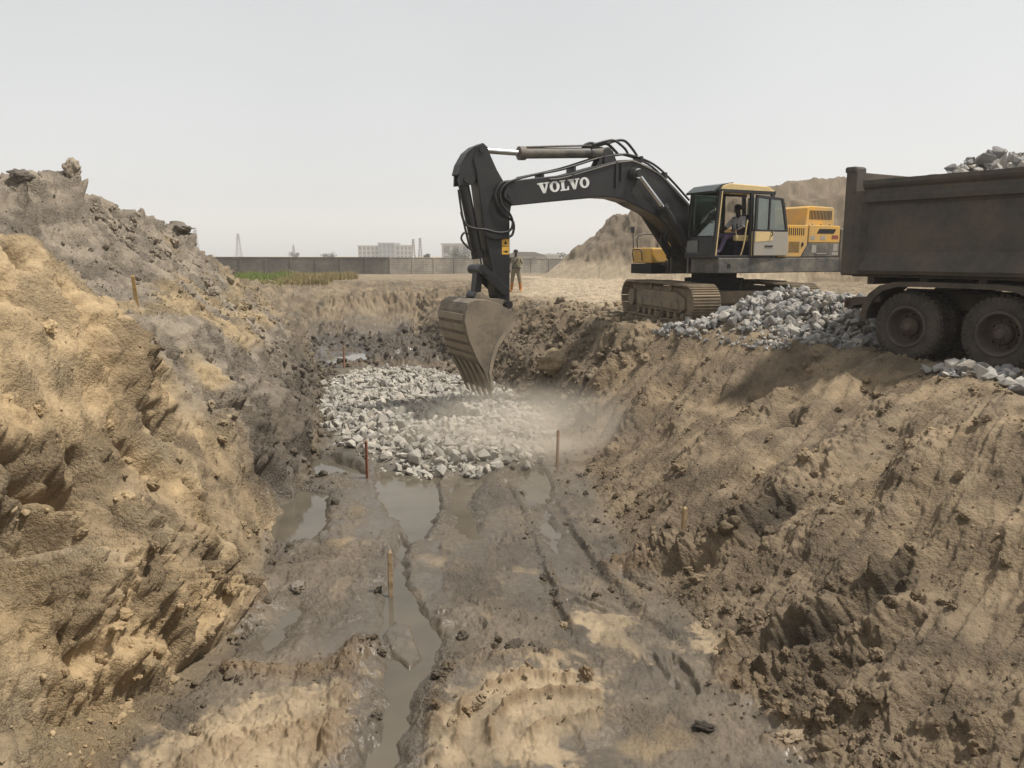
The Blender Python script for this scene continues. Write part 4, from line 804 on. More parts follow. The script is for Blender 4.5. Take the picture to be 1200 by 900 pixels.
def build_operator(R):
    skin = mat_plain('dark_skin', (.045, .026, .018), .5, var=.15); shirt = mat_plain('white_shirt', (.55, .54, .55), .85, scale=25); tr = mat_plain('violet_trousers', (.10, .07, .13), .9, scale=25); vest = mat_plain('dark_vest', (.06, .05, .09), .9)
    p = thing('person', 'machine operator in a white shirt and dark vest sitting in the excavator cab', 'person', (0, 0, 0))
    p.matrix_world = Matrix.Translation((5.05, 19.9, 0)) @ Matrix.Rotation(math.radians(207), 4, 'Z')
    J = dict(pelvis=(.14, .91, 1.99, .13), waist=(.12, .91, 2.14, .125), chest=(.10, .91, 2.32, .15), necklow=(.12, .91, 2.45, .075), neck=(.13, .91, 2.49, .052), head=(.16, .91, 2.57, (.075, .085)), crown=(.15, .91, 2.68, (.07, .08)), nose=(.245, .91, 2.585, .014),
             shl=(.11, 1.08, 2.41, .07), ell=(.24, 1.20, 2.20, .05), wrl=(.44, 1.20, 2.12, .034), hal=(.51, 1.20, 2.14, .034), shr=(.11, .74, 2.41, .07), elr=(.24, .63, 2.20, .05), wrr=(.44, .63, 2.12, .034), har=(.51, .63, 2.14, .034),
             hil=(.18, 1.0, 1.98, .10), knl=(.62, 1.05, 2.0, .075), anl=(.80, 1.05, 1.64, .05), tol=(.96, 1.05, 1.62, .04), hir=(.18, .82, 1.98, .10), knr=(.62, .78, 2.0, .075), anr=(.80, .78, 1.64, .05), tor=(.96, .78, 1.62, .04))
    B = [('pelvis', 'waist'), ('waist', 'chest'), ('chest', 'necklow'), ('necklow', 'neck'), ('neck', 'head'), ('head', 'crown'), ('head', 'nose'), ('chest', 'shl'), ('shl', 'ell'), ('ell', 'wrl'), ('wrl', 'hal'), ('chest', 'shr'), ('shr', 'elr'), ('elr', 'wrr'), ('wrr', 'har'), ('pelvis', 'hil'), ('hil', 'knl'), ('knl', 'anl'), ('anl', 'tol'), ('pelvis', 'hir'), ('hir', 'knr'), ('knr', 'anr'), ('anr', 'tor')]
    def pick(a, b, t, c):
        if b in ('neck', 'head', 'crown', 'nose', 'hal', 'har'): return 0
        if a in ('ell', 'elr'): return 0
        if b in ('chest', 'waist', 'necklow'): return 3 if abs(c.y - .91) > .045 or c.x < .15 else 1
        if b in ('shl', 'ell', 'shr', 'elr'): return 1
        return 2
    skin_figure('body', J, B, [skin, shirt, tr, vest], pick, p)
    for s, y in ((1, 1.20), (-1, .63)):
        m = MB()
        for k in range(4): m.tube([(.52, y + (k-1.5)*.018, 2.15), (.565, y + (k-1.5)*.018, 2.14), (.56, y + (k-1.5)*.018, 2.105 - .004*k)], .0085, n=6, sub=2)
        m.tube([(.49, y - s*.03, 2.14), (.53, y - s*.045, 2.13), (.55, y - s*.03, 2.115)], .010, n=6, sub=2)
        m.build('fingers', skin, p)
    h = MB(); 
    for a, b_, c, r in ((.14, .91, 2.66, .088),):
        h.lathe([(.02, .085), (.06, .07), (.085, .03), (.09, -.01), (.086, -.04)], 18, Matrix.Translation((a, b_, c)) @ Matrix.Rotation(math.radians(90), 4, 'X'))
    h.build('hair', mat_plain('black_hair', (.012, .011, .010), .8), p)
    return p
# ---------------------------------------------------------------- the dump truck
def build_truck():
    R = thing('dump_truck', 'black dump truck loaded with grey rock standing above the trench', 'dump truck', (7.30, 12.94, -.09), math.radians(-58))
    bl = mat_worn('dull_black_paint', (.030, .029, .027), dust=(.10, .085, .066), amt=.6, rough=.6, scale=1.1, bmp=.3)
    bd = mat_worn('dusty_black_ledge', (.034, .032, .029), dust=(.12, .10, .076), amt=.75, rough=.65, scale=1.6, bmp=.15)
    ch = mat_worn('chassis_grime', (.02, .019, .018), dust=(.10, .08, .06), amt=.6, rough=.75, scale=2.5, bmp=.2)
    ty = mat_worn('tyre_rubber', (.018, .017, .016), dust=(.095, .077, .06), amt=.5, rough=.8, scale=2.2, bmp=.25)
    rm = mat_worn('rusty_rim', (.05, .037, .028), dust=(.10, .08, .06), amt=.55, rough=.7, scale=4, bmp=.2)
    X0, X1, Y0, Y1 = -1.32, 4.7, -1.25, 1.25
    # bed floor, headboard
    b = MB().box(X0+.1, X1, Y0+.16, Y1-.16, 1.22, 1.30).box(X1-.08, X1, Y0+.1, Y1-.1, 1.28, 2.75, bev=.02)
    for x in (-.9, 0, .9, 1.8, 2.7, 3.6, 4.4): b.box(x-.06, x+.06, Y0+.2, Y1-.2, 1.10, 1.22)
    bed = b.build('dump_bed', ch, R, loc=(0, 0, .09))
    prof = [(1.06, 1.25), (1.21, 1.27), (1.25, 1.33), (1.17, 1.57), (1.16, 1.62), (1.16, 2.36), (1.19, 2.40), (1.235, 2.42), (1.245, 2.50), (1.205, 2.545), (1.20, 2.62), (1.245, 2.66), (1.265, 2.70), (1.26, 2.765), (1.12, 2.775), (1.10, 2.74), (1.10, 1.4)]
    for s in (-1, 1):
        w = MB().prism([(s*a, z) for a, z in prof], X0+.30, X1, axis='x')
        for x in (1.9, 3.9): w.prism([(s*1.155, 1.6), (s*1.235, 1.6), (s*1.235, 2.42), (s*1.155, 2.42)], x-.07, x+.07, axis='x', bev=.015)
        side = w.build('side_wall', bl, R, loc=(0, 0, .09))
        # post at the tail end, tapered into the panel
        p = MB().prism([(s*1.02, 1.24), (s*1.27, 1.24), (s*1.29, 1.30), (s*1.29, 2.92), (s*1.26, 2.98), (s*1.04, 2.98)], X0, X0+.20, axis='x', bev=.02)
        p.prism([(X0+.20, s*1.02), (X0+.20, s*1.285), (X0+.29, s*1.26), (X0+.38, s*1.155), (X0+.38, s*1.02)], 1.26, 2.60, axis='z')
        p.box(X0-.02, X0+.18, s*1.16-.15, s*1.16+.14, 2.90, 3.0, bev=.03)
        p.build('corner_post', bl, R, loc=(0, 0, .09))
    t = MB().box(X0+.03, X0+.10, -1.02, 1.02, 1.30, 2.86, bev=.01)
    for z in (1.36, 1.9, 2.4): t.box(X0-.03, X0+.03, -1.02, 1.02, z-.06, z+.06, bev=.01)
    t.cyl((X0+.06, -1.1, 2.86), (X0+.06, 1.1, 2.86), .045, n=12).box(X0+.02, X0+.12, -1.04, 1.04, 2.78, 2.92, bev=.015)
    t.build('tailgate', mat_worn('rusty_tailgate_paint', (.055, .042, .032), dust=(.13, .105, .08), amt=.6, rough=.7, scale=2), R, loc=(0, 0, .09))
    # chassis, axles, rear bar
    c = MB()
    for y in (-.42, .42): c.box(-1.15, 6.6, y-.04, y+.04, .80, 1.08, bev=.01)
    for x in (-1.1, .69, 2.4, 4.2): c.box(x-.05, x+.05, -.38, .38, .84, 1.04)
    c.prism([(-.5, .72), (1.9, .72), (1.4, .58), (.69, .50), (0, .58)], -.56, -.46).prism([(-.5, .72), (1.9, .72), (1.4, .58), (.69, .50), (0, .58)], .46, .56)
    c.build('chassis', ch, R)
    for x in (-.14, 1.26, 5.55): MB().cyl((x, -.9, .535), (x, .9, .535), .09, n=14).cyl((x, -.16, .535), (x, .16, .535), .24, n=18).build('axle', ch, R)
    rb = MB().box(-1.22, -1.10, -1.2, 1.2, .78, .93, bev=.015).prism([(-1.25, .80), (-.62, .92), (-.62, 1.02), (-1.25, .95)], -1.2, -1.12).box(-1.15, -.6, -.46, -.40, .80, .95)
    rbo = rb.build('rear_bar', ch, R)
    for y in (-1.10, 1.10): MB().box(-1.24, -1.219, y-.13, y+.09, .80, .91, bev=.008).build('tail_lamp', mat_plain('dusty_red_lens', (.12, .05, .04), .4), rbo)
    # mudguards: one long strip over both rear wheels
    arc = [(x - .10, z + .04) for x, z in [(-.80, .62), (-.78, .80), (-.68, 1.0), (-.50, 1.14), (-.25, 1.205), (.1, 1.215), (1.3, 1.215), (1.62, 1.19), (1.85, 1.10), (2.03, .92), (2.10, .70), (2.11, .52)]]
    a2 = [(x*.97+.02 + (.0), z-.035) for x, z in arc]
    for s in (-1, 1):
        MB().prism(arc + a2[::-1], min(s*.52, s*1.26), max(s*.52, s*1.26)).prism(arc + [(x*.94+.04, z-.075) for x, z in arc][::-1], min(s*1.235, s*1.27), max(s*1.235, s*1.27)).build('mudguard', ch, R)
    # wheels: tyre with lugs, dished rim, hub with nuts
    def tyre(out):   # out: +1 dish faces +y
        w = MB(); q = [(.30, -.13), (.34, -.155), (.44, -.165), (.515, -.15), (.54, -.12), (.545, 0), (.54, .12), (.515, .15), (.44, .165), (.34, .155), (.30, .13)]
        w.lathe(q, 44)
        for k in range(36):
            a = 2*math.pi*k/36; Mr = Matrix.Rotation(a, 4, 'Y')
            w.box(-.026, .026, .03, .155, .53, .552, Mr @ Matrix.Rotation(.12, 4, 'X')); w.box(-.026, .026, -.155, -.03, .53, .552, Mr @ Matrix.Rotation(-.12, 4, 'X'))
        for k in range(40): w.box(-.02, .02, .145, .166, .455, .515, Matrix.Rotation(2*math.pi*k/40, 4, 'Y')); w.box(-.02, .02, -.166, -.145, .455, .515, Matrix.Rotation(2*math.pi*k/40, 4, 'Y'))
        return w
    def rim(o):
        r = MB().lathe([(.335, .158*o), (.325, .172*o), (.295, .172*o), (.285, .15*o), (.265, .08*o), (.255, -.02*o), (.20, -.03*o), (.12, -.02*o), (0, -.02*o)], 36)
        r.lathe([(.31, -.17*o), (.29, -.15*o), (.26, -.03*o)], 36)
        return r
    def hub(o):
        h = MB().lathe([(.15, -.03*o), (.15, .05*o), (.135, .085*o), (.075, .09*o), (.07, .14*o), (.055, .15*o), (0, .15*o)], 28)
        for k in range(10):
            a = 2*math.pi*k/10; h.cyl((.19*math.cos(a), -.04*o, .19*math.sin(a)), (.19*math.cos(a), .03*o, .19*math.sin(a)), .018, n=6)
            h.cyl((.11*math.cos(a), .08*o, .11*math.sin(a)), (.11*math.cos(a), .105*o, .11*math.sin(a)), .013, n=6)
        return h
    proto = {}
    for o in (-1, 1):
        wh = tyre(o).build('wheel', ty, R); rim(o).build('rim', rm, wh); hub(o).build('hub', rm, wh); proto[o] = wh
    first = {-1: True, 1: True}
    ang = 0
    for x in (-.14, 1.26, 5.55):
        for s in (-1, 1):
            for k in ((0, 1) if x < 5 else (0,)):
                y = s * (1.045 - k * .35); ang += .37
                M = Matrix.Translation((x, y, .545)) @ Matrix.Rotation(ang, 4, 'Y')
                o = s
                if first[o]: proto[o].matrix_local = M; first[o] = False
                else: copy_part(proto[o], R, M)
    # driver's cab, ahead of the picture
    cabp = [(4.95, .75), (5.05, .75), (5.05, 1.12), (6.1, 1.12), (6.12, .62), (6.72, .62), (6.80, .75), (6.80, 1.75), (6.62, 2.75), (6.5, 2.86), (5.0, 2.86), (4.95, 2.8)]
    cab = MB().prism(cabp, -1.22, 1.22, bev=.04).build('cab', mat_worn('cab_paint', (.30, .29, .27), amt=.4, rough=.45), R)
    gm = mat_plain('dark_glass', (.02, .025, .025), .08)
    MB().prism([(6.79, 1.82), (6.81, 1.82), (6.66, 2.66), (6.64, 2.66)], -1.08, 1.08).build('windscreen', gm, cab)
    for s in (-1, 1):
        MB().prism([(5.75, 1.8), (6.62, 1.8), (6.50, 2.6), (5.75, 2.6)], min(s*1.21, s*1.228), max(s*1.21, s*1.228)).build('side_window', gm, cab)
        MB().tube([(6.7, s*1.2, 2.5), (6.85, s*1.42, 2.5), (6.85, s*1.42, 1.9)], .015).box(6.82, 6.88, s*1.42-.1, s*1.42+.1, 1.95, 2.4, bev=.02).build('mirror', ch, cab)
    MB().box(6.72, 6.92, -1.2, 1.2, .42, .72, bev=.04).build('bumper', ch, R)
    return R
# ---------------------------------------------------------------- broken rock and dirt clods
RNG = np.random.RandomState(11)
def rock_mesh(seed, flat=.75):
    r = np.random.RandomState(seed); bm = bmesh.new()
    n = r.randint(11, 17); P = r.normal(size=(n, 3)); P /= np.linalg.norm(P, axis=1)[:, None]; P *= r.uniform(.7, 1.0, (n, 1)); P *= np.array([1.0, r.uniform(.6, .95), r.uniform(.45, flat)])
    for p in P: bm.verts.new(p)
    h = bmesh.ops.convex_hull(bm, input=bm.verts[:])
    bmesh.ops.delete(bm, geom=[g for g in h.get('geom_interior', []) if isinstance(g, bmesh.types.BMVert)], context='VERTS')
    bmesh.ops.recalc_face_normals(bm, faces=bm.faces[:])
    bmesh.ops.dissolve_limit(bm, angle_limit=.22, verts=bm.verts[:], edges=bm.edges[:])
    bmesh.ops.bevel(bm, geom=bm.edges[:], offset=.035, segments=1, affect='EDGES')
    bmesh.ops.triangulate(bm, faces=bm.faces[:])
    me = bpy.data.meshes.new('rock'); bm.to_mesh(me); bm.free(); return me
def chip_mesh(seed):
    r = np.random.RandomState(seed); bm = bmesh.new()
    P = r.normal(size=(13, 3)); P /= np.linalg.norm(P, axis=1)[:, None]; P *= r.uniform(.6, 1.0, (13, 1)); P *= np.array([1.0, r.uniform(.6, .95), r.uniform(.5, .8)])
    for p in P: bm.verts.new(p)
    h = bmesh.ops.convex_hull(bm, input=bm.verts[:])
    bmesh.ops.delete(bm, geom=[g for g in h.get('geom_interior', []) if isinstance(g, bmesh.types.BMVert)], context='VERTS')
    bmesh.ops.recalc_face_normals(bm, faces=bm.faces[:])
    me = bpy.data.meshes.new('chip'); bm.to_mesh(me); bm.free(); return me
def clod_mesh(seed, sub=2):
    r = np.random.RandomState(seed); bm = bmesh.new(); bmesh.ops.create_icosphere(bm, subdivisions=sub, radius=1)
    V = np.array([v.co[:] for v in bm.verts]); off = r.rand(3) * 40
    d = .42 * fbm(V + off, 1.1, 2) + .5 * facets(V + off, 1.5) + .25 * facets(V + off, 3.5) + .10 * fbm(V + off, 7, 2) - .05
    V = V * (1 + d)[:, None] * np.array([1, r.uniform(.7, 1), r.uniform(.55, .85)])
    for v, c in zip(bm.verts, V): v.co = c
    me = bpy.data.meshes.new('clod'); bm.to_mesh(me); bm.free()
    me.polygons.foreach_set('use_smooth', np.ones(len(me.polygons), bool)); return me
def mesh_arrays(me):
    v = np.zeros(len(me.vertices) * 3); me.vertices.foreach_get('co', v)
    me.calc_loop_triangles(); t = np.zeros(len(me.loop_triangles) * 3, np.int32); me.loop_triangles.foreach_get('vertices', t)
    return v.reshape(-1, 3), t.reshape(-1, 3)
def rot_mats(n, rng, tilt=math.pi):
    a, b, c = rng.uniform(0, 2*math.pi, n), rng.uniform(-tilt, tilt, n), rng.uniform(-tilt, tilt, n)
    ca, sa, cb, sb, cc, s_ = np.cos(a), np.sin(a), np.cos(b), np.sin(b), np.cos(c), np.sin(c)
    Rz = np.zeros((n, 3, 3)); Rz[:, 0, 0] = ca; Rz[:, 0, 1] = -sa; Rz[:, 1, 0] = sa; Rz[:, 1, 1] = ca; Rz[:, 2, 2] = 1
    Rx = np.zeros((n, 3, 3)); Rx[:, 0, 0] = 1; Rx[:, 1, 1] = cb; Rx[:, 1, 2] = -sb; Rx[:, 2, 1] = sb; Rx[:, 2, 2] = cb
    Ry = np.zeros((n, 3, 3)); Ry[:, 0, 0] = cc; Ry[:, 0, 2] = s_; Ry[:, 2, 0] = -s_; Ry[:, 2, 2] = cc; Ry[:, 1, 1] = 1
    return Rz @ Rx @ Ry
def merged(name, variants, pos, size, rots, which, mat, smooth=False, vcol=None, tint=None):
    VS, TS, CS, n = [], [], [], 0
    arr = [mesh_arrays(m) for m in variants]
    for k, (v, t) in enumerate(arr):
        idx = np.nonzero(which == k)[0]
        if not len(idx): continue
        W = np.einsum('nij,vj->nvi', rots[idx] * size[idx][:, None, None], v) + pos[idx][:, None, :]
        T = t[None] + (np.arange(len(idx)) * len(v))[:, None, None] + n
        VS.append(W.reshape(-1, 3)); TS.append(T.reshape(-1, 3)); n += len(idx) * len(v)
        if vcol is not None: CS.append(np.repeat(vcol[idx], len(v), 0))
        if tint is not None: CS.append(np.repeat(tint[idx], len(v)))
    V = np.concatenate(VS); T = np.concatenate(TS).astype(np.int32)
    me = bpy.data.meshes.new(name); me.vertices.add(len(V)); me.vertices.foreach_set('co', V.astype(np.float32).ravel())
    me.loops.add(T.size); me.loops.foreach_set('vertex_index', T.ravel()); me.polygons.add(len(T)); me.polygons.foreach_set('loop_start', np.arange(len(T), dtype=np.int32) * 3)
    me.polygons.foreach_set('use_smooth', np.full(len(T), smooth))
    if vcol is not None:
        c = np.concatenate(CS); c = np.concatenate([c, np.ones((len(c), 1))], 1); a = me.attributes.new('earth', 'FLOAT_COLOR', 'POINT'); a.data.foreach_set('color', c.astype(np.float32).ravel())
    if tint is not None:
        a = me.attributes.new('tint', 'FLOAT', 'POINT'); a.data.foreach_set('value', np.concatenate(CS).astype(np.float32))
    me.update(calc_edges=True); me.materials.append(mat)
    o = bpy.data.objects.new(name, me); COLL.objects.link(o); o['kind'] = 'stuff'; return o
def pick_ground(mask, n, rng):
    w = GI['area'] * mask; w = w / w.sum()
    return rng.choice(len(w), n, p=w)
def load_top(a, b):
    """height of the heaped load above the truck's own ground"""
    return np.interp(a, [-1.0, -.6, -.1, .5, 1.2, 2.2, 3.6, 4.5], [2.1, 2.72, 3.02, 3.12, 3.22, 3.4, 3.4, 3.0]) - .75 * np.abs(np.asarray(b) / 1.06) ** 2.2
def build_rocks(truck):
    st = mat_stone(); sd = mat_stone('dusty_granite', .62); V0 = [rock_mesh(100 + k) for k in range(16)]; V1 = [m.copy() for m in V0]
    for m in V0: m.materials.append(st)
    for m in V1: m.materials.append(sd)
    P, x, y = GI['P'], GI['x'], GI['y']
    jag = .35 * fbm(P, 1.2, 3, off=301)
    def heap(tagname, polys, n, smin, smax, lift, keep, label, group, edge=.35, power=2.2, extra=None):
        """rocks over a patch of ground; the ones that look largest stay single things"""
        d = np.full(x.shape, 9.)
        bx = [p[0] for q in polys for p in q]; by = [p[1] for q in polys for p in q]
        s = (x > min(bx)-1) & (x < max(bx)+1) & (y > min(by)-1) & (y < max(by)+1)
        for q in polys: d[s] = np.minimum(d[s], polysd(x[s], y[s], q) + jag[s])
        mask = sstep(edge, -edge * .6, d)
        if extra is not None: mask = mask * extra
        i = pick_ground(mask, n, RNG)
        size = smin + (smax - smin) * RNG.rand(n) ** power
        thick = sstep(.2, -1.0, d[i])
        pos = P[i] + GI['N'][i] * (size * .25 + lift * thick * RNG.rand(n) ** 1.5)[:, None]
        return pos, size, label, group, keep
    sets = []
    fl = (P[:, 2] < -1.2) * 1.0
    sets.append(heap('pit', [[(-4.3, 17.6), (-5.2, 22.4), (-5.0, 24.6), (-3.4, 25.4), (-.9, 21.9), (.1, 19.1), (.6, 15.2), (.35, 13.9), (-.55, 13.15), (-1.45, 13.1), (-2.35, 13.6), (-3.2, 14.8)]], 8200, .03, .19, .10, 125, 'angular grey rock in the heap on the trench floor below the bucket', 'rocks heaped on the trench floor', .3, 3.0, fl))
    hi = (P[:, 2] > -.12) * 1.0
    sets.append(heap('side', [[(4.1, 16.3), (4.6, 15.4), (5.2, 14.6), (5.9, 13.7), (6.5, 13.5), (7.6, 14.6), (8.2, 16.2), (7.0, 17.4), (5.6, 17.1)], [(3.2, 16.9), (3.9, 16.0), (4.4, 15.9), (4.3, 16.5)]], 5600, .03, .175, .20, 95, 'angular grey rock in the pile between the excavator and the dump truck', 'rocks piled beside the excavator', .35, 2.8, hi))
    sets.append(heap('scatter', [[(3.0, 16.4), (4.0, 15.2), (5.2, 14.3), (4.8, 13.9), (3.4, 15.3)]], 170, .03, .10, .0, 10, 'small grey rock lying loose on the sand before the excavator pile', 'loose rocks on the sand edge', .5, 2, hi))
    sets.append(heap('wheels', [[(5.95, 11.3), (6.1, 10.5), (6.2, 9.7), (6.2, 9.0), (6.9, 8.6), (7.2, 9.6), (6.5, 11.0)]], 230, .05, .19, .03, 30, 'grey rock on the bank edge under the rear wheels of the dump truck', 'rocks under the truck wheels', .25, 1.5, hi))
    # load in the dump bed
    n = 1100; lx = RNG.uniform(-.9, 4.5, n); ly = RNG.uniform(-1.02, 1.02, n)
    top = load_top(lx, ly) + RNG.normal(0, .04, n)
    M = truck.matrix_world if False else (Matrix.Translation(truck.location) @ Matrix.Rotation(truck.rotation_euler[2], 4, 'Z'))
    Mn = np.array(M); q = np.stack([lx, ly, top], 1) @ Mn[:3, :3].T + Mn[:3, 3]
    sets.append((q, .05 + .15 * RNG.rand(n) ** 1.5, 'grey rock in the load heaped in the bed of the dump truck', 'rocks loaded in the dump truck', 40))
    base = MB(); gx = np.linspace(-1.0, 4.58, 24); gy = np.linspace(-1.06, 1.06, 13); vs = []
    for a in gx:
        for b in gy: vs.append((a, b, max(1.395, float(load_top(a, b)) - .10)))
    for a in gx:
        for b in gy: vs.append((a, b, 1.392))
    k = 24 * 13; fs = []
    for i in range(23):
        for j in range(12):
            o = i * 13 + j; fs += [(o, o + 13, o + 14, o + 1), (k + o, k + o + 1, k + o + 14, k + o + 13)]
    for i in range(23): fs += [(i*13, k+i*13, k+i*13+13, i*13+13), (i*13+12, i*13+25, k+i*13+25, k+i*13+12)]
    for j in range(12): fs += [(j, j+1, k+j+1, k+j), (23*13+j, k+23*13+j, k+23*13+j+1, 23*13+j+1)]
    gl = base.add(vs, fs).build('packed_gravel', st); gl.location = truck.location; gl.rotation_euler = truck.rotation_euler; tag(gl, None, None, kind='stuff')
    allp = []
    for pos, size, label, group, keep in sets:
        V, mt = (V1, sd) if group.startswith('rocks heaped') else (V0, st)
        n = len(pos); which = RNG.randint(0, len(V), n); R = rot_mats(n, RNG); tint = RNG.rand(n)
        dist = np.linalg.norm(pos - np.array([0, 0, EYE]), axis=1)
        front = size / dist
        inview = (np.abs(pos[:, 0] / np.maximum(pos[:, 1], .1)) < .62)
        # rocks seen from above and from the camera's side come first
        order = np.argsort(-(front * inview * (.35 + .65 * (np.argsort(np.argsort(-dist)) / n * 0 + 1))))
        if group.startswith('rocks heaped'): vis = pos[:, 2] > np.percentile(pos[:, 2], 10)
        else: vis = np.ones(n, bool)
        order = [i for i in order if vis[i]][:keep]
        single = np.zeros(n, bool); single[order] = True
        for i in order:
            o = bpy.data.objects.new('rock', V[which[i]]); COLL.objects.link(o)
            Mx = np.eye(4); Mx[:3, :3] = R[i] * size[i]; Mx[:3, 3] = pos[i] + np.array([0, 0, size[i] * .15]); o.matrix_world = Matrix(Mx.tolist())
            tag(o, label, 'rock', group)
        r = ~single
        ob = merged('rock_rubble', V, pos[r], size[r], R[r], which[r], mt, tint=tint[r])
def build_clods():
    mat = mat_attr('clod_earth', 'earth'); V = [chip_mesh(500 + k) for k in range(12)] + [clod_mesh(600 + k, 3) for k in range(10)]
    P, x, y, N = GI['P'], GI['x'], GI['y'], GI['N']
    cl = sstep(-.1, .35, fbm(P, .7, 3, off=401)); z = P[:, 2]
    footL = np.interp(y, _SY, _SX[:, 5]); footR = np.interp(y, _SY, _SX[:, 6])
    near = sstep(34, 20, y)
    mask = GI['sandl'] * (.25 + 1.2 * cl) + GI['greyl'] * (.8 + 1.6 * cl) * near + GI['right'] * (.4 + 1.3 * cl) * near + GI['floor'] * (.06 + .45 * cl ** 2) * near
    mask = mask + 2.2 * np.exp(-((x - footL) / .45) ** 2) * near + 2.0 * np.exp(-((x - footR - .25) / .45) ** 2) * near
    mask = mask + GI['plain'] * sstep(28, 22, y) * 1.6 + 1.5 * GI['fmud'] + 1.5 * GI['dig']
    for ln, w in (([(-.66, 6.0), (-.6, 6.5), (-.45, 6.8), (0, 6.98), (.45, 6.8)], .10), ([(-2.5, 6.5), (-1.9, 6.5), (-1.5, 6.65), (-1.36, 7.05)], .14), ([(-.38, 5.8), (-.2, 6.25), (.15, 6.45), (.6, 6.38)], .05), ([(-.14, 5.8), (.05, 6.0), (.4, 6.12)], .05), ([(1.9, 6.2), (2.3, 5.8), (2.6, 5.3)], .3), ([(.13, 11), (.36, 9.2), (.55, 7.4)], .06), ([(1.0, 9.1), (1.3, 7.8)], .07)):
        mask = mask + 4 * np.exp(-(lined(x, y, ln) / w) ** 2)
    mask = mask * (GI['sink'] < .3) * (y < 42) * (y > 3.2) * (np.abs(x) < 11) * (.3 + .7 * np.clip(8 / np.maximum(y, 3), 0, 1))
    n = 45000; i = pick_ground(mask, n, RNG)
    size = .005 + .07 * RNG.rand(n) ** 16 + .024 * RNG.rand(n) ** 3.5; size *= np.where(y[i] > 16, 1.7, 1.0)
    size *= np.where(GI['floor'][i] > .5, .8, 1)
    which = np.where(size > .045, RNG.randint(12, 22, n), RNG.randint(0, 12, n))
    col = GI['col'][i] * RNG.uniform(.72, 1.12, (n, 1))
    pos = P[i] + N[i] * (size * .25)[:, None]
    o = merged('dirt_crumbs', V, pos, size, rot_mats(n, RNG), which, mat, smooth=False, vcol=col)
    # broken clods where the banks have slumped
    ex = lambda cx, cy, rx, ry: np.exp(-((x - cx) / rx) ** 2 - ((y - cy) / ry) ** 2)
    mk = 3 * ex(-4.0, 6.45, .28, .65) + 1.5 * ex(-3.95, 7.1, .2, .3) + 1.6 * np.exp(-(lined(x, y, [(-3.3, 4.8), (-3.1, 5.7), (-2.85, 6.5), (-2.65, 7.3)]) / .14) ** 2) + 1.2 * np.exp(-(lined(x, y, [(-3.1, 8.0), (-3.35, 8.9), (-3.5, 9.3)]) / .12) ** 2)
    mk = mk + 1.4 * np.exp(-((x - footL) / .35) ** 2) * sstep(9.5, 11, y) * near + .9 * np.exp(-(lined(x, y, [(1.5, 8.7), (2.4, 8.4), (3.1, 8.6)]) / .18) ** 2) + .35 * np.exp(-(lined(x, y, [(2.0, 6.5), (2.6, 6.2), (2.4, 5.6), (2.7, 5.0)]) / .3) ** 2) + .5 * np.exp(-(lined(x, y, [(2.3, 6.8), (3.5, 6.85)]) / .12) ** 2)
    mk = mk + .25 * GI['greyl'] * near * cl + .5 * GI['fmud'] + .6 * np.exp(-(lined(x, y, [(.3, 24), (1.3, 21), (1.6, 18.5)]) / .8) ** 2)
    mk = mk * (GI['sink'] < .3) * (y < 40) * (.25 + .75 * np.clip(7 / np.maximum(y, 3), 0, 1))
    n = 1500; i = pick_ground(mk, n, RNG); V2 = [clod_mesh(700 + k, 3) for k in range(14)]
    size = (.02 + .085 * RNG.rand(n) ** 2.6) * np.where(y[i] > 14, 1.5, 1.0) * np.where(GI['sandl'][i] > .4, .55, 1.0)
    merged('dirt_clods', V2, P[i] + N[i] * (size * .2)[:, None], size, rot_mats(n, RNG), RNG.randint(0, 14, n), mat, smooth=True, vcol=GI['col'][i] * RNG.uniform(.75, 1.1, (n, 1)))
    # big lumps one can point at
    def ground_z(px, py):
        k = np.argmin((x - px) ** 2 + (y - py) ** 2); return P[k]
    big = [(1.10, 19.6, .52, (.9, .8, 1.0), (.30, .235, .15), 'large block of brown earth broken off the bank just right of the bucket'),
           (1.75, 17.9, .30, (1.2, .8, .8), (.20, .16, .11), 'rounded lump of earth above the black hollow in the right bank'),
           (-8.95, 15.95, .20, (.9, .9, 1.5), (.30, .25, .19), 'upright pale lump on the very top of the left spoil heap'),
           (-9.0, 14.55, .17, (1.2, 1, .9), (.14, .12, .10), 'dark clod left of the pale peak on the left spoil heap'),
           (-8.95, 21.2, .22, (1.3, 1, .8), (.17, .145, .12), 'dark clod halfway down the skyline of the left spoil heap'),
           (2.15, 5.55, .11, (1.3, .9, .7), (.30, .23, .155), 'smooth tan lump at the foot of the right bank nearest the camera'),
           (-2.42, 8.35, .10, (1.2, .9, .7), (.20, .17, .14), 'grey lump lying by the sheet of thin mud below the left bank'),
           (1.52, 5.72, .065, (1.4, .9, .7), (.055, .045, .035), 'black wet clod lying on the mud right of the pale tracks'),
           (0.02, 7.0, .085, (1.3, .9, .8), (.07, .055, .04), 'dark brown clod on the mud above the pale curved tracks')]
    for k, (px, py, s, sc, c, lab) in enumerate(big):
        g = ground_z(px, py); me = clod_mesh(900 + k, 4); m = mat_plain('lump_earth', c, .95, var=.28, scale=9, bmp=.6)
        o = bpy.data.objects.new('earth_lump', me); COLL.objects.link(o); me.materials.append(m)
        o.location = (g[0], g[1], g[2] + s * .25); o.scale = (s*sc[0], s*sc[1], s*sc[2]); o.rotation_euler = (0, 0, k * 1.3)
        tag(o, lab, 'lump of earth', 'large lumps of earth')
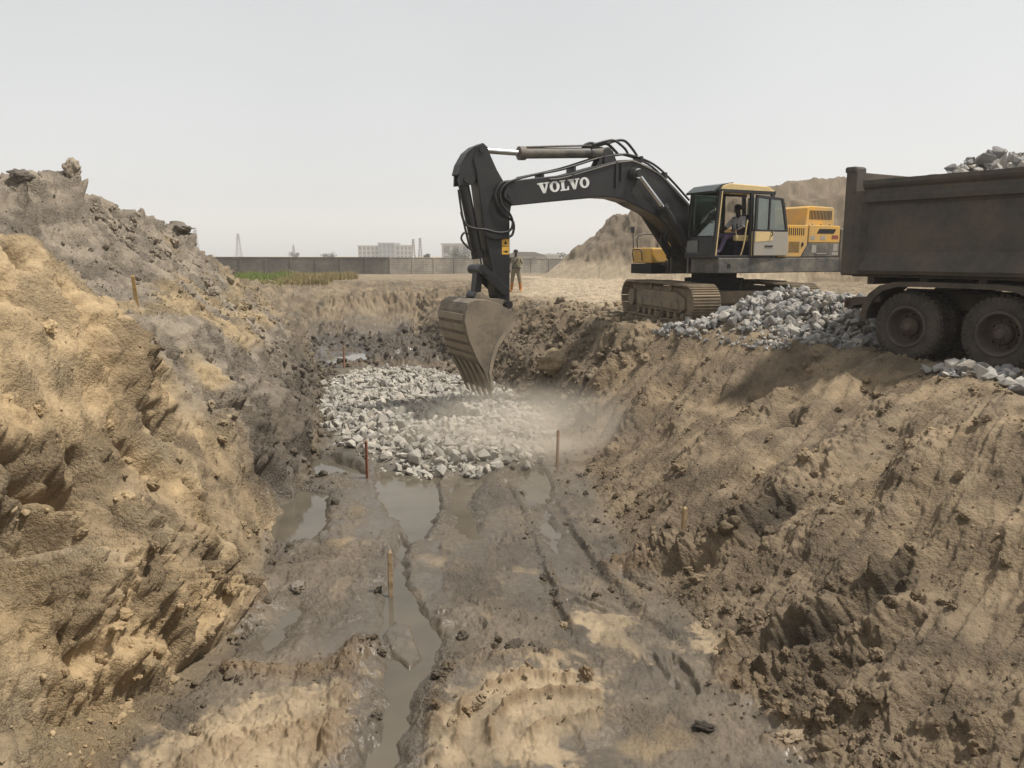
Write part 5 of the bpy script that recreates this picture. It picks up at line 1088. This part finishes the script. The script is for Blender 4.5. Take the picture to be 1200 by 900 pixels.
# ---------------------------------------------------------------- stakes, worker, wall, far buildings, plants, dust, haze
def gz(px, py):
    k = np.argmin((GI['x'] - px) ** 2 + (GI['y'] - py) ** 2); return float(GI['P'][k][2])
def build_stakes():
    rows = [(-1.35, 8.28, .58, .024, (.0, -.02), (.30, .215, .13), 'pale wooden stake standing in the narrow water channel, nearest the camera'),
            (-2.43, 12.8, .64, .024, (.0, .01), (.20, .075, .04), 'red brown wooden stake at the left edge of the large puddle'),
            (0.80, 13.59, .66, .024, (.02, .0), (.25, .15, .09), 'brown wooden stake in the dust cloud at the foot of the right bank'),
            (2.06, 9.09, .34, .026, (.03, .02), (.33, .235, .13), 'short tan wooden stake beside the earth mound on the right'),
            (-5.53, 25.69, .72, .028, (.02, .0), (.22, .12, .075), 'thin wooden stake behind the rock heap, farthest from the camera'),
            (-5.71, 12.07, .50, .026, (-.06, .03), (.28, .18, .07), 'leaning wooden stake stuck in the slope of the left spoil heap')]
    for x, y, h, w, lean, c, lab in rows:
        z = gz(x, y); m = MB(); rz = (x * 3.1) % 1.5
        M = Matrix.Translation((x, y, z - .12)) @ Matrix.Rotation(lean[0], 4, 'Y') @ Matrix.Rotation(lean[1], 4, 'X') @ Matrix.Rotation(rz, 4, 'Z')
        m.box(-w, w, -w*.8, w*.8, 0, h + .10, M, .004)
        m.add([M @ Vector(p) for p in [(-w*.96, -w*.77, h+.10), (w*.96, -w*.77, h+.10), (w*.96, w*.77, h+.10), (-w*.96, w*.77, h+.10), (-w*.4, -w*.1, h+.125), (w*.5, -w*.2, h+.118), (w*.3, w*.3, h+.122), (-w*.5, w*.3, h+.115)]], [(0, 1, 5, 4), (1, 2, 6, 5), (2, 3, 7, 6), (3, 0, 4, 7), (4, 5, 6, 7)])
        tag(m.build('wooden_stake', mat_plain('stake_wood', c, .85, var=.35, scale=14, bmp=.3)), lab, 'stake', 'stakes marking the trench')
def build_worker():
    x0, y0 = .16, 33.4; z0 = gz(x0, y0)
    skin = mat_plain('worker_skin', (.05, .03, .02), .55); kh = mat_plain('khaki_shirt', (.21, .185, .12), .9, var=.3, scale=20); tr = mat_plain('khaki_trousers', (.17, .15, .10), .9, scale=20); org = mat_plain('orange_boots', (.36, .14, .03), .7); belt = mat_plain('dark_strap', (.02, .02, .02), .7)
    p = thing('person', 'worker in khaki clothes and orange boots standing on the road behind the excavator stick', 'person', (x0, y0, z0), math.radians(-100))
    J = dict(pelvis=(0, 0, .94, .145), waist=(0, 0, 1.08, .135), chest=(0, 0, 1.32, (.13, .175)), necklow=(0, 0, 1.46, .08), neck=(0, 0, 1.51, .055), head=(.015, 0, 1.62, (.08, .075)), crown=(.0, 0, 1.73, (.075, .07)), nose=(.10, 0, 1.625, .016),
             shl=(0, .19, 1.42, .075), ell=(-.02, .30, 1.17, .055), wrl=(.14, .22, 1.02, .038), hal=(.20, .18, .99, .038), shr=(0, -.19, 1.42, .075), elr=(-.03, -.31, 1.16, .055), wrr=(.10, -.26, .96, .038), har=(.14, -.24, .90, .038),
             hil=(0, .10, .92, .11), knl=(.03, .17, .50, .08), anl=(0, .21, .10, .06), tol=(.15, .24, .045, .045), hir=(0, -.10, .92, .11), knr=(.03, -.15, .50, .08), anr=(0, -.19, .10, .06), tor=(.15, -.23, .045, .045))
    B = [('pelvis', 'waist'), ('waist', 'chest'), ('chest', 'necklow'), ('necklow', 'neck'), ('neck', 'head'), ('head', 'crown'), ('head', 'nose'), ('chest', 'shl'), ('shl', 'ell'), ('ell', 'wrl'), ('wrl', 'hal'), ('chest', 'shr'), ('shr', 'elr'), ('elr', 'wrr'), ('wrr', 'har'), ('pelvis', 'hil'), ('hil', 'knl'), ('knl', 'anl'), ('anl', 'tol'), ('pelvis', 'hir'), ('hir', 'knr'), ('knr', 'anr'), ('anr', 'tor')]
    def pick(a, b, t, c):
        if b in ('neck', 'head', 'crown', 'nose', 'hal', 'har'): return 0
        if c.z < .42: return 3
        if b in ('hil', 'hir', 'knl', 'knr', 'anl', 'anr') or c.z < .93: return 2
        return 1
    skin_figure('body', J, B, [skin, kh, tr, org, belt], pick, p)
    MB().lathe([(.175, -.02), (.18, .02)], 20, Matrix.Translation((0, 0, 1.03)) @ Matrix.Rotation(math.pi/2, 4, 'X')).tube([(.16, .12, 1.40), (.20, .0, 1.22), (.17, -.13, 1.06)], .02).tube([(.16, -.12, 1.40), (.20, .0, 1.22), (.17, .13, 1.06)], .02).build('strap', belt, p)
    MB().lathe([(.10, .0), (.10, .03), (.092, .07), (.06, .10), (0, .115)], 18, Matrix.Translation((0, 0, 1.68)) @ Matrix.Rotation(math.pi/2, 4, 'X')).build('cap', belt, p)
    for s in (1, -1):
        m = MB(); c = (.20, .18, .99) if s > 0 else (.14, -.24, .90)
        for k in range(4): m.tube([(c[0]+.02, c[1]+(k-1.5)*.02, c[2]), (c[0]+.06, c[1]+(k-1.5)*.02, c[2]-.02), (c[0]+.05, c[1]+(k-1.5)*.02, c[2]-.055)], .010, n=6, sub=2)
        m.tube([(c[0], c[1]-s*.035, c[2]), (c[0]+.035, c[1]-s*.05, c[2]-.02), (c[0]+.055, c[1]-s*.035, c[2]-.035)], .011, n=6, sub=2)
        m.build('fingers', skin, p)
def build_wall():
    wm, nt, b, _ = new_mat('weathered_block_wall')
    tc = nd(nt, 'ShaderNodeTexCoord'); br = nd(nt, 'ShaderNodeTexBrick', Scale=1.0)
    mp = nd(nt, 'ShaderNodeMapping'); mp.inputs['Rotation'].default_value = (math.pi/2, 0, 0)
    nt.links.new(tc.outputs['Object'], mp.inputs[0]); nt.links.new(mp.outputs[0], br.inputs['Vector'])
    br.inputs['Color1'].default_value = (.12, .108, .092, 1); br.inputs['Color2'].default_value = (.15, .135, .115, 1); br.inputs['Mortar'].default_value = (.10, .092, .08, 1); br.inputs['Brick Width'].default_value = .46; br.inputs['Row Height'].default_value = .23
    n = noise(nt, .25, 5, .7); sx = nd(nt, 'ShaderNodeSeparateXYZ'); nt.links.new(tc.outputs['Object'], sx.inputs[0])
    st = ramp(nt, n, [(.42, (.30, .30, .30)), (.62, (.62, .62, .62))])
    nt.links.new(mixc(nt, .8, br.outputs[0], st, 'OVERLAY'), b.inputs['Base Color']); b.inputs['Roughness'].default_value = .9
    lm = wm.copy(); lm.name = 'pale_block_wall'
    for node in lm.node_tree.nodes:
        if node.type == 'TEX_BRICK':
            node.inputs['Color1'].default_value = (.25, .225, .19, 1); node.inputs['Color2'].default_value = (.29, .26, .215, 1)
    runs = [(-60, 93, -15.4, 99.5, wm, 'dark stained block wall along the far left side of the site', 0), (-15.4, 99.5, 46, 139, lm, 'paler grey block wall running behind the excavator stick', 0)]
    for x0, y0, x1, y1, mat, lab, q in runs:
        L = math.hypot(x1 - x0, y1 - y0); a = math.atan2(y1 - y0, x1 - x0)
        zz = lambda t: float(base_h(np.array([x0 + (x1-x0)*t/L]), np.array([y0 + (y1-y0)*t/L]))[0])
        pile = lambda t: None
        ztop0 = -.0173 * (y0 - 45) + 2.0; ztop1 = -.0173 * (y1 - 45) + 2.0
        R = thing('boundary_wall', lab, 'wall', (x0, y0, 0), a)
        n = int(L / 3.0)
        w = MB().prism([(0.005, ztop0 - 3.0), (L - .005, ztop1 - 3.0), (L - .005, ztop1), (.005, ztop0)], -.09, .09)
        w.build('wall_panel', mat, R)
        MB().prism([(0.005, ztop0 + .003), (L - .005, ztop1 + .003), (L - .005, ztop1 + .09), (.005, ztop0 + .09)], -.13, .13).build('coping', mat, R)
        for k in range(n + (1 if x0 > -20 else 0)):
            t = k * L / n + .2; zt = ztop0 + (ztop1 - ztop0) * t / L
            MB().box(t-.13, t+.13, -.16, .16, zt - 3.0, zt - .01).build('post', mat, R)
def lattice(x, y, z0, h, w, lab, mat, arms=0):
    m = MB(); n = 9
    lv = [(z0 + h * k / n, w * (1 - .8 * k / n) / 2) for k in range(n + 1)]
    c = [(-1, -1), (1, -1), (1, 1), (-1, 1)]
    for (za, ra), (zb, rb) in zip(lv[:-1], lv[1:]):
        for i in range(4):
            a, b = c[i], c[(i + 1) % 4]
            m.cyl((x + a[0]*ra, y + a[1]*ra, za), (x + a[0]*rb, y + a[1]*rb, zb), .16, n=4, caps=False)
            m.cyl((x + a[0]*ra, y + a[1]*ra, za), (x + b[0]*rb, y + b[1]*rb, zb), .09, n=4, caps=False); m.cyl((x + b[0]*ra, y + b[1]*ra, za), (x + a[0]*rb, y + a[1]*rb, zb), .09, n=4, caps=False)
    if arms == 1:
        for k in range(3): m.box(x - 2.2 + k*.4, x + 2.2 - k*.4, y-.15, y+.15, z0 + h*(.78 + k*.09), z0 + h*(.78 + k*.09) + .3)
    if arms == 2:
        for k in range(4): m.box(x-.65, x-.3, y-.4, y+.4, z0 + h*(.60 + .11*k), z0 + h*(.60 + .11*k) + .7).box(x+.3, x+.65, y-.4, y+.4, z0 + h*(.63 + .11*k), z0 + h*(.63 + .11*k) + .6)
    tag(m.build('lattice_tower', mat), lab, 'tower', 'masts beyond the wall')
def build_far():
    cn = mat_plain('pale_render', (.52, .515, .50), .9, var=.08, scale=.3); gr = mat_plain('grey_band', (.25, .26, .27), .7, var=.1); rf = mat_plain('grey_roof', (.20, .185, .17), .9); win = mat_plain('window_glass', (.27, .28, .285), .3); ms = mat_plain('galvanised_steel', (.20, .20, .20), .6)
    G = -2.2
    def block(R, x0, x1, y0, y1, z1, nw, floors, m=cn):
        w = MB().box(x0, x1, y0, y1, G, z1)
        w.box(x0-.3, x1+.3, y0-.3, y1+.3, z1+.003, z1+.5)
        wall = w.build('wall', m, R)
        for k in range(nw):
            cx = x0 + (k + .5) * (x1 - x0) / nw
            bw = (x1 - x0) / nw * .28
            for q in range(floors):
                zb = G + 1.0 + q * (z1 - G - .6) / floors; MB().box(cx-bw, cx+bw, y0-.08, y0+.1, zb, zb + (z1 - G) / floors * .62).build('window', win, wall)
            MB().box(cx + (x1-x0)/nw*.5 - .25, cx + (x1-x0)/nw*.5 + .25, y0-.35, y0-.003, G, z1-.1).build('pilaster', m, wall)
    R = thing('office_building', 'pale multi-storey building with a taller centre beyond the wall', 'building', (0, 0, 0))
    block(R, -80.5, -69.5, 418, 434, 5.3, 5, 3); block(R, -69.3, -60.7, 414, 436, 6.6, 4, 3, mat_plain('pale_blue_glass_front', (.36, .39, .41), .4)); block(R, -60.5, -52.5, 418, 434, 5.5, 4, 3)
    MB().box(-70, -60, 420, 430, 6.62, 7.0).build('roof', rf, R)
    R = thing('flat_roofed_building', 'small flat roofed white building beside the excavator stick', 'building')
    block(R, -21.6, -7.0, 246, 260, 4.2, 5, 2)
    R = thing('house', 'low house with a grey pitched roof seen right of the worker', 'house')
    MB().box(-1.0, 8.5, 215, 226, G, .95).build('wall', cn, R)
    MB().prism([(-1.8, .95), (9.3, .95), (6.2, 2.0), (.6, 2.05)], 214, 227).build('roof', rf, R)
    MB().box(1.5, 2.7, 214.9, 215.1, -.6, .6).build('window', win, R); MB().box(5.2, 6.4, 214.9, 215.1, -.6, .6).build('window', win, R)
    R = thing('house', 'pale low house with a flat roof farthest right beyond the wall', 'house')
    MB().box(8.0, 15.5, 262, 275, G, 1.0).build('wall', cn, R); MB().box(7.4, 16, 261.5, 275.5, 1.003, 1.5).build('roof', cn, R); MB().box(10, 11.5, 261.9, 262.1, -.5, .6).build('window', win, R)
    lattice(-237, 600, G, 23.0, 4.6, 'faint lattice power mast farthest left, rising behind the spoil heap', ms, 1)
    lattice(-205, 600, G, 18.5, 4.4, 'clear lattice power mast standing alone above the dark wall', ms, 1)
    lattice(-142, 520, G, 9.5, 2.2, 'very faint thin mast above the middle of the dark wall', ms, 0)
    lattice(-47.5, 385, G, 10.5, 2.0, 'slim phone mast right next to the pale multi-storey building', ms, 2)
    lattice(-44.2, 385, G, 11.0, 2.0, 'second phone mast right of the slim one, with more antennas', ms, 2)
def leaf_blob(crown, n, leaf, rng, centres, mat, name, parent):
    V = []; F = []
    for k in range(n):
        cx, cy, cz, r = centres[rng.randint(len(centres))]
        d = rng.normal(size=3); d /= np.linalg.norm(d); q = np.array([cx, cy, cz]) + d * r * rng.rand() ** .45
        a = rng.normal(size=3); a /= np.linalg.norm(a); b = np.cross(a, rng.normal(size=3)); b /= np.linalg.norm(b)
        s = leaf * rng.uniform(.6, 1.4); i = len(V)
        V += [tuple(q - a*s), tuple(q + b*s*.45), tuple(q + a*s), tuple(q - b*s*.45)]; F.append((i, i+1, i+2, i+3))
    m = MB(); m.v = V; m.f = F; m.sm = [False] * len(F)
    return m.build(name, mat, parent)
def build_plants():
    rng = np.random.RandomState(5)
    bark = mat_plain('bark', (.10, .08, .06), .9); lf = mat_plain('dull_leaves', (.055, .065, .035), .8, var=.35, scale=2)
    spots = [(-15.2, 238, 5.6, 3.2, 'rounded dark tree in front of the flat roofed building'), (-76, 330, 4.2, 3.4, 'low dark tree left of the pale multi-storey building'), (-120, 445, 5.0, 3.0, 'small lone tree above the middle of the dark wall'), (13.6, 290, 4.6, 1.6, 'left one of two tiny trees by the foot of the sand stockpile'), (17.2, 290, 4.9, 1.7, 'right one of two tiny trees by the foot of the sand stockpile'), (-26.5, 250, 4.4, 1.4, 'spindly tree left of the flat roofed building')]
    for k, (x, y, h, r, lab) in enumerate(spots):
        R = thing('tree', lab, 'tree', (x, y, -2.2), 0, 'trees beyond the wall')
        t = MB().cyl((0, 0, 0), (0, 0, h*.6), .22, .12, n=8)
        for a in range(5): t.cyl((0, 0, h*(.3+.06*a)), (math.cos(a*1.9)*r*.6, math.sin(a*1.9)*r*.6, h*.72), .07, .03, n=5)
        t.build('trunk', bark, R)
        cs = [(rng.normal()*r*.42, rng.normal()*r*.42, h*.62 + rng.uniform(-.3, .3)*r, r*rng.uniform(.3, .55)) for _ in range(9)]
        leaf_blob(None, 900, .22, rng, cs, lf, 'crown', R)
    # bare shrub behind the left spoil heap
    for x, y, s, lab in ((-14.6, 37.0, 1.0, 'bare grey shrub behind the shoulder of the left spoil heap'),):
        m = MB(); 
        def twig(p, d, l, r, g):
            q = p + d * l; m.tube([tuple(p), tuple(p + d*l*.5 + Vector(rng.normal(size=3))*.04*l), tuple(q)], r, n=4, sub=2)
            if g <= 0: return
            for _ in range(3):
                nd_ = (d + Vector(rng.normal(size=3)) * .45).normalized(); twig(p + d*l*rng.uniform(.5, 1), nd_, l*.68, r*.6, g-1)
        for k in range(7): twig(Vector((x + rng.normal()*.5, y + rng.normal()*.4, 0)), Vector((rng.normal()*.3, rng.normal()*.3, 1)).normalized(), .75*s, .022, 3)
        tag(m.build('bare_shrub', mat_plain('grey_twigs', (.22, .19, .165), .9)), lab, 'shrub')
    # rough grass before the wall
    gm = mat_attr('grass_blades', 'earth', .8)
    def grass(name, x0, x1, y0, y1, n, h, green):
        V = np.zeros((n, 3, 3)); C = np.zeros((n, 3, 3))
        px = rng.uniform(x0, x1, n); py = rng.uniform(y0, y1, n)
        pn = fbm(np.stack([px, py, np.zeros(n)], 1), .35, 2, off=7); kp = pn > -.15
        px, py, pn = px[kp], py[kp], pn[kp]; n = len(px); V = V[:n]; C = C[:n]
        pz = base_h(px, py); kp = pz > -.22; px, py, pn, pz = px[kp], py[kp], pn[kp], pz[kp]; n = len(px); V = V[:n]; C = C[:n]; a = rng.uniform(0, 6.28, n); hh = h * rng.uniform(.5, 1.3, n) * (.7 + pn); w = .03
        V[:, 0] = np.stack([px - w*np.cos(a), py - w*np.sin(a), pz - .05], 1); V[:, 1] = np.stack([px + w*np.cos(a), py + w*np.sin(a), pz - .05], 1)
        V[:, 2] = np.stack([px + rng.normal(0, .12, n), py + rng.normal(0, .12, n), pz + hh], 1)
        g = np.clip(green(px, py) + rng.normal(0, .15, n), 0, 1)[:, None, None]
        C[:] = np.array([.33, .255, .13]) * (1 - g) + np.array([.17, .22, .055]) * g; C *= rng.uniform(.7, 1.2, (n, 1, 1))
        me = bpy.data.meshes.new(name); me.vertices.add(n*3); me.vertices.foreach_set('co', V.astype(np.float32).ravel())
        me.loops.add(n*3); me.loops.foreach_set('vertex_index', np.arange(n*3, dtype=np.int32)); me.polygons.add(n); me.polygons.foreach_set('loop_start', np.arange(n, dtype=np.int32)*3)
        at = me.attributes.new('earth', 'FLOAT_COLOR', 'POINT'); at.data.foreach_set('color', np.concatenate([C, np.ones((n, 3, 1))], 2).astype(np.float32).ravel())
        me.update(calc_edges=True); me.materials.append(gm); o = bpy.data.objects.new(name, me); COLL.objects.link(o); o['kind'] = 'stuff'
    grass('grass', -18.5, -11.0, 47.5, 57, 22000, .55, lambda x, y: sstep(-13.4, -14.8, x + .6*np.sin(y)) * .9 + .08)
    grass('grass', -17.0, -10.8, 41.5, 48, 20000, .50, lambda x, y: sstep(-12.4, -13.6, x + .5*np.sin(2*y)) * .85 + .1)
    grass('dry_grass', -30, 20, 74, 92, 9000, .22, lambda x, y: .1 + 0*x)
def build_air():
    # dust stirred up by the falling stones
    m = bpy.data.materials.new('stone_dust'); m.use_nodes = True; nt = m.node_tree; nt.nodes.clear()
    out = nt.nodes.new('ShaderNodeOutputMaterial'); pv = nt.nodes.new('ShaderNodeVolumePrincipled')
    pv.inputs['Color'].default_value = (.86, .80, .70, 1); pv.inputs['Anisotropy'].default_value = .2
    tc = nd(nt, 'ShaderNodeTexCoord'); n = nd(nt, 'ShaderNodeTexNoise', Scale=1.5, Detail=4.0, Roughness=.6, Distortion=.6); nt.links.new(tc.outputs['Object'], n.inputs['Vector'])
    ln = nd(nt, 'ShaderNodeVectorMath', operation='LENGTH'); nt.links.new(tc.outputs['Object'], ln.inputs[0])
    f = nd(nt, 'ShaderNodeMapRange'); f.inputs['From Min'].default_value = 1.0; f.inputs['From Max'].default_value = .15; f.inputs['To Min'].default_value = 0; f.inputs['To Max'].default_value = 1
    nt.links.new(ln.outputs['Value'], f.inputs['Value'])
    a = nd(nt, 'ShaderNodeMapRange'); a.inputs['From Min'].default_value = .36; a.inputs['From Max'].default_value = .68; nt.links.new(n.outputs['Fac'], a.inputs['Value'])
    mu = nd(nt, 'ShaderNodeMath', operation='MULTIPLY'); nt.links.new(f.outputs[0], mu.inputs[0]); nt.links.new(a.outputs[0], mu.inputs[1])
    m2 = nd(nt, 'ShaderNodeMath', operation='MULTIPLY'); nt.links.new(mu.outputs[0], m2.inputs[0]); m2.inputs[1].default_value = DUST_D
    nt.links.new(m2.outputs[0], pv.inputs['Density']); nt.links.new(pv.outputs[0], out.inputs['Volume'])
    bm = bmesh.new(); bmesh.ops.create_icosphere(bm, subdivisions=3, radius=1); me = bpy.data.meshes.new('dust_cloud'); bm.to_mesh(me); bm.free()
    o = bpy.data.objects.new('dust_cloud', me); COLL.objects.link(o); me.materials.append(m); o.location = (.2, 14.6, -1.85); o.scale = (3.0, 1.9, 1.15); o.rotation_euler = (0, 0, .15)
    o['kind'] = 'stuff'
    h = bpy.data.materials.new('hazy_air'); h.use_nodes = True; nt = h.node_tree; nt.nodes.clear()
    out = nt.nodes.new('ShaderNodeOutputMaterial'); pv = nt.nodes.new('ShaderNodeVolumePrincipled'); pv.inputs['Color'].default_value = (1, .99, .97, 1); pv.inputs['Density'].default_value = HAZE_D; pv.inputs['Anisotropy'].default_value = .3
    nt.links.new(pv.outputs[0], out.inputs['Volume'])
    b = MB().box(-960, 960, -960, 960, -5.5, 42).build('haze', h); b['kind'] = 'stuff'
DUST_D, HAZE_D = 1.7, .0008
# ---------------------------------------------------------------- camera, light, air
def setup_world():
    sc = bpy.context.scene
    cam = bpy.data.cameras.new('camera'); co = bpy.data.objects.new('camera', cam); sc.collection.objects.link(co)
    cam.sensor_width = 36; cam.lens = 36 * FPX / 1200; cam.clip_start = .05; cam.clip_end = 6000
    co.location = (0, 0, EYE); co.rotation_euler = (math.radians(90) - PITCH, 0, 0)
    sc.camera = co
    w = bpy.data.worlds.new('World'); sc.world = w; w.use_nodes = True
    nt = w.node_tree; nt.nodes.clear()
    out = nt.nodes.new('ShaderNodeOutputWorld'); bg = nt.nodes.new('ShaderNodeBackground'); sky = nt.nodes.new('ShaderNodeTexSky')
    sky.sky_type = 'NISHITA'; sky.sun_disc = False
    az, el = math.radians(SUN_AZ), math.radians(SUN_EL)      # azimuth from +y towards +x
    sky.sun_elevation = el; sky.sun_rotation = az
    sky.air_density = 1.0; sky.dust_density = 1.0; sky.ozone_density = 1.0; sky.altitude = 0
    hs = nt.nodes.new('ShaderNodeHueSaturation'); hs.inputs['Saturation'].default_value = .12
    nt.links.new(sky.outputs[0], hs.inputs['Color'])
    # dust veil: evens the clear sky out, with faint broad unevenness
    tc = nt.nodes.new('ShaderNodeTexCoord'); nz = nt.nodes.new('ShaderNodeTexNoise'); nz.inputs['Scale'].default_value = 2.2; nz.inputs['Detail'].default_value = 3; nt.links.new(tc.outputs['Generated'], nz.inputs['Vector'])
    rp = nt.nodes.new('ShaderNodeValToRGB'); nt.links.new(nz.outputs['Fac'], rp.inputs[0])
    rp.color_ramp.elements[0].position = .3; rp.color_ramp.elements[0].color = (VEIL * .91, VEIL * .94, VEIL * .955, 1); rp.color_ramp.elements[1].position = .7; rp.color_ramp.elements[1].color = (VEIL * 1.03, VEIL * 1.05, VEIL * 1.06, 1)
    mx = nt.nodes.new('ShaderNodeMix'); mx.data_type = 'RGBA'; mx.inputs[0].default_value = .6
    nt.links.new(hs.outputs[0], mx.inputs[6]); nt.links.new(rp.outputs[0], mx.inputs[7]); nt.links.new(mx.outputs[2], bg.inputs[0]); bg.inputs[1].default_value = SKY_S
    nt.links.new(bg.outputs[0], out.inputs[0])
    l = bpy.data.lights.new('sun', 'SUN'); l.energy = SUN_S; l.angle = math.radians(SUN_ANG); l.color = (1, .94, .85)
    lo = bpy.data.objects.new('sun', l); sc.collection.objects.link(lo)
    d = Vector((math.sin(az) * math.cos(el), math.cos(az) * math.cos(el), math.sin(el)))
    lo.rotation_euler = (-d).to_track_quat('-Z', 'Y').to_euler(); lo.location = (30, 10, 60)
    sc.view_settings.view_transform = 'Standard'; sc.view_settings.look = 'None'; sc.view_settings.exposure = EXPO; sc.view_settings.gamma = 1
    sc.view_settings.use_curve_mapping = False
    sc.cycles.use_denoising = True
    sc.cycles.max_bounces = 6; sc.cycles.volume_bounces = 3; sc.cycles.transparent_max_bounces = 12
VEIL = 4.95
SUN_AZ, SUN_EL, SUN_S, SUN_ANG, SKY_S, EXPO = 98, 63, 3.7, 3.5, .105, .50
ground, GI = build_ground(); ground.data.materials.append(mat_ground())
def sheet(name, x0, x1, y0, y1, z, mat):
    me = bpy.data.meshes.new(name); me.from_pydata([(x0, y0, z), (x1, y0, z), (x1, y1, z), (x0, y1, z)], [], [(0, 1, 2, 3)])
    o = bpy.data.objects.new(name, me); COLL.objects.link(o); me.materials.append(mat); o['kind'] = 'structure'; return o
sheet('water', -11, 3, 2.5, 44, WATER_Z, mat_water())
digger = build_excavator(); build_operator(digger)
truck = build_truck()
build_rocks(truck); build_clods()
build_stakes(); build_worker(); build_wall(); build_far(); build_plants(); build_air()
setup_world()
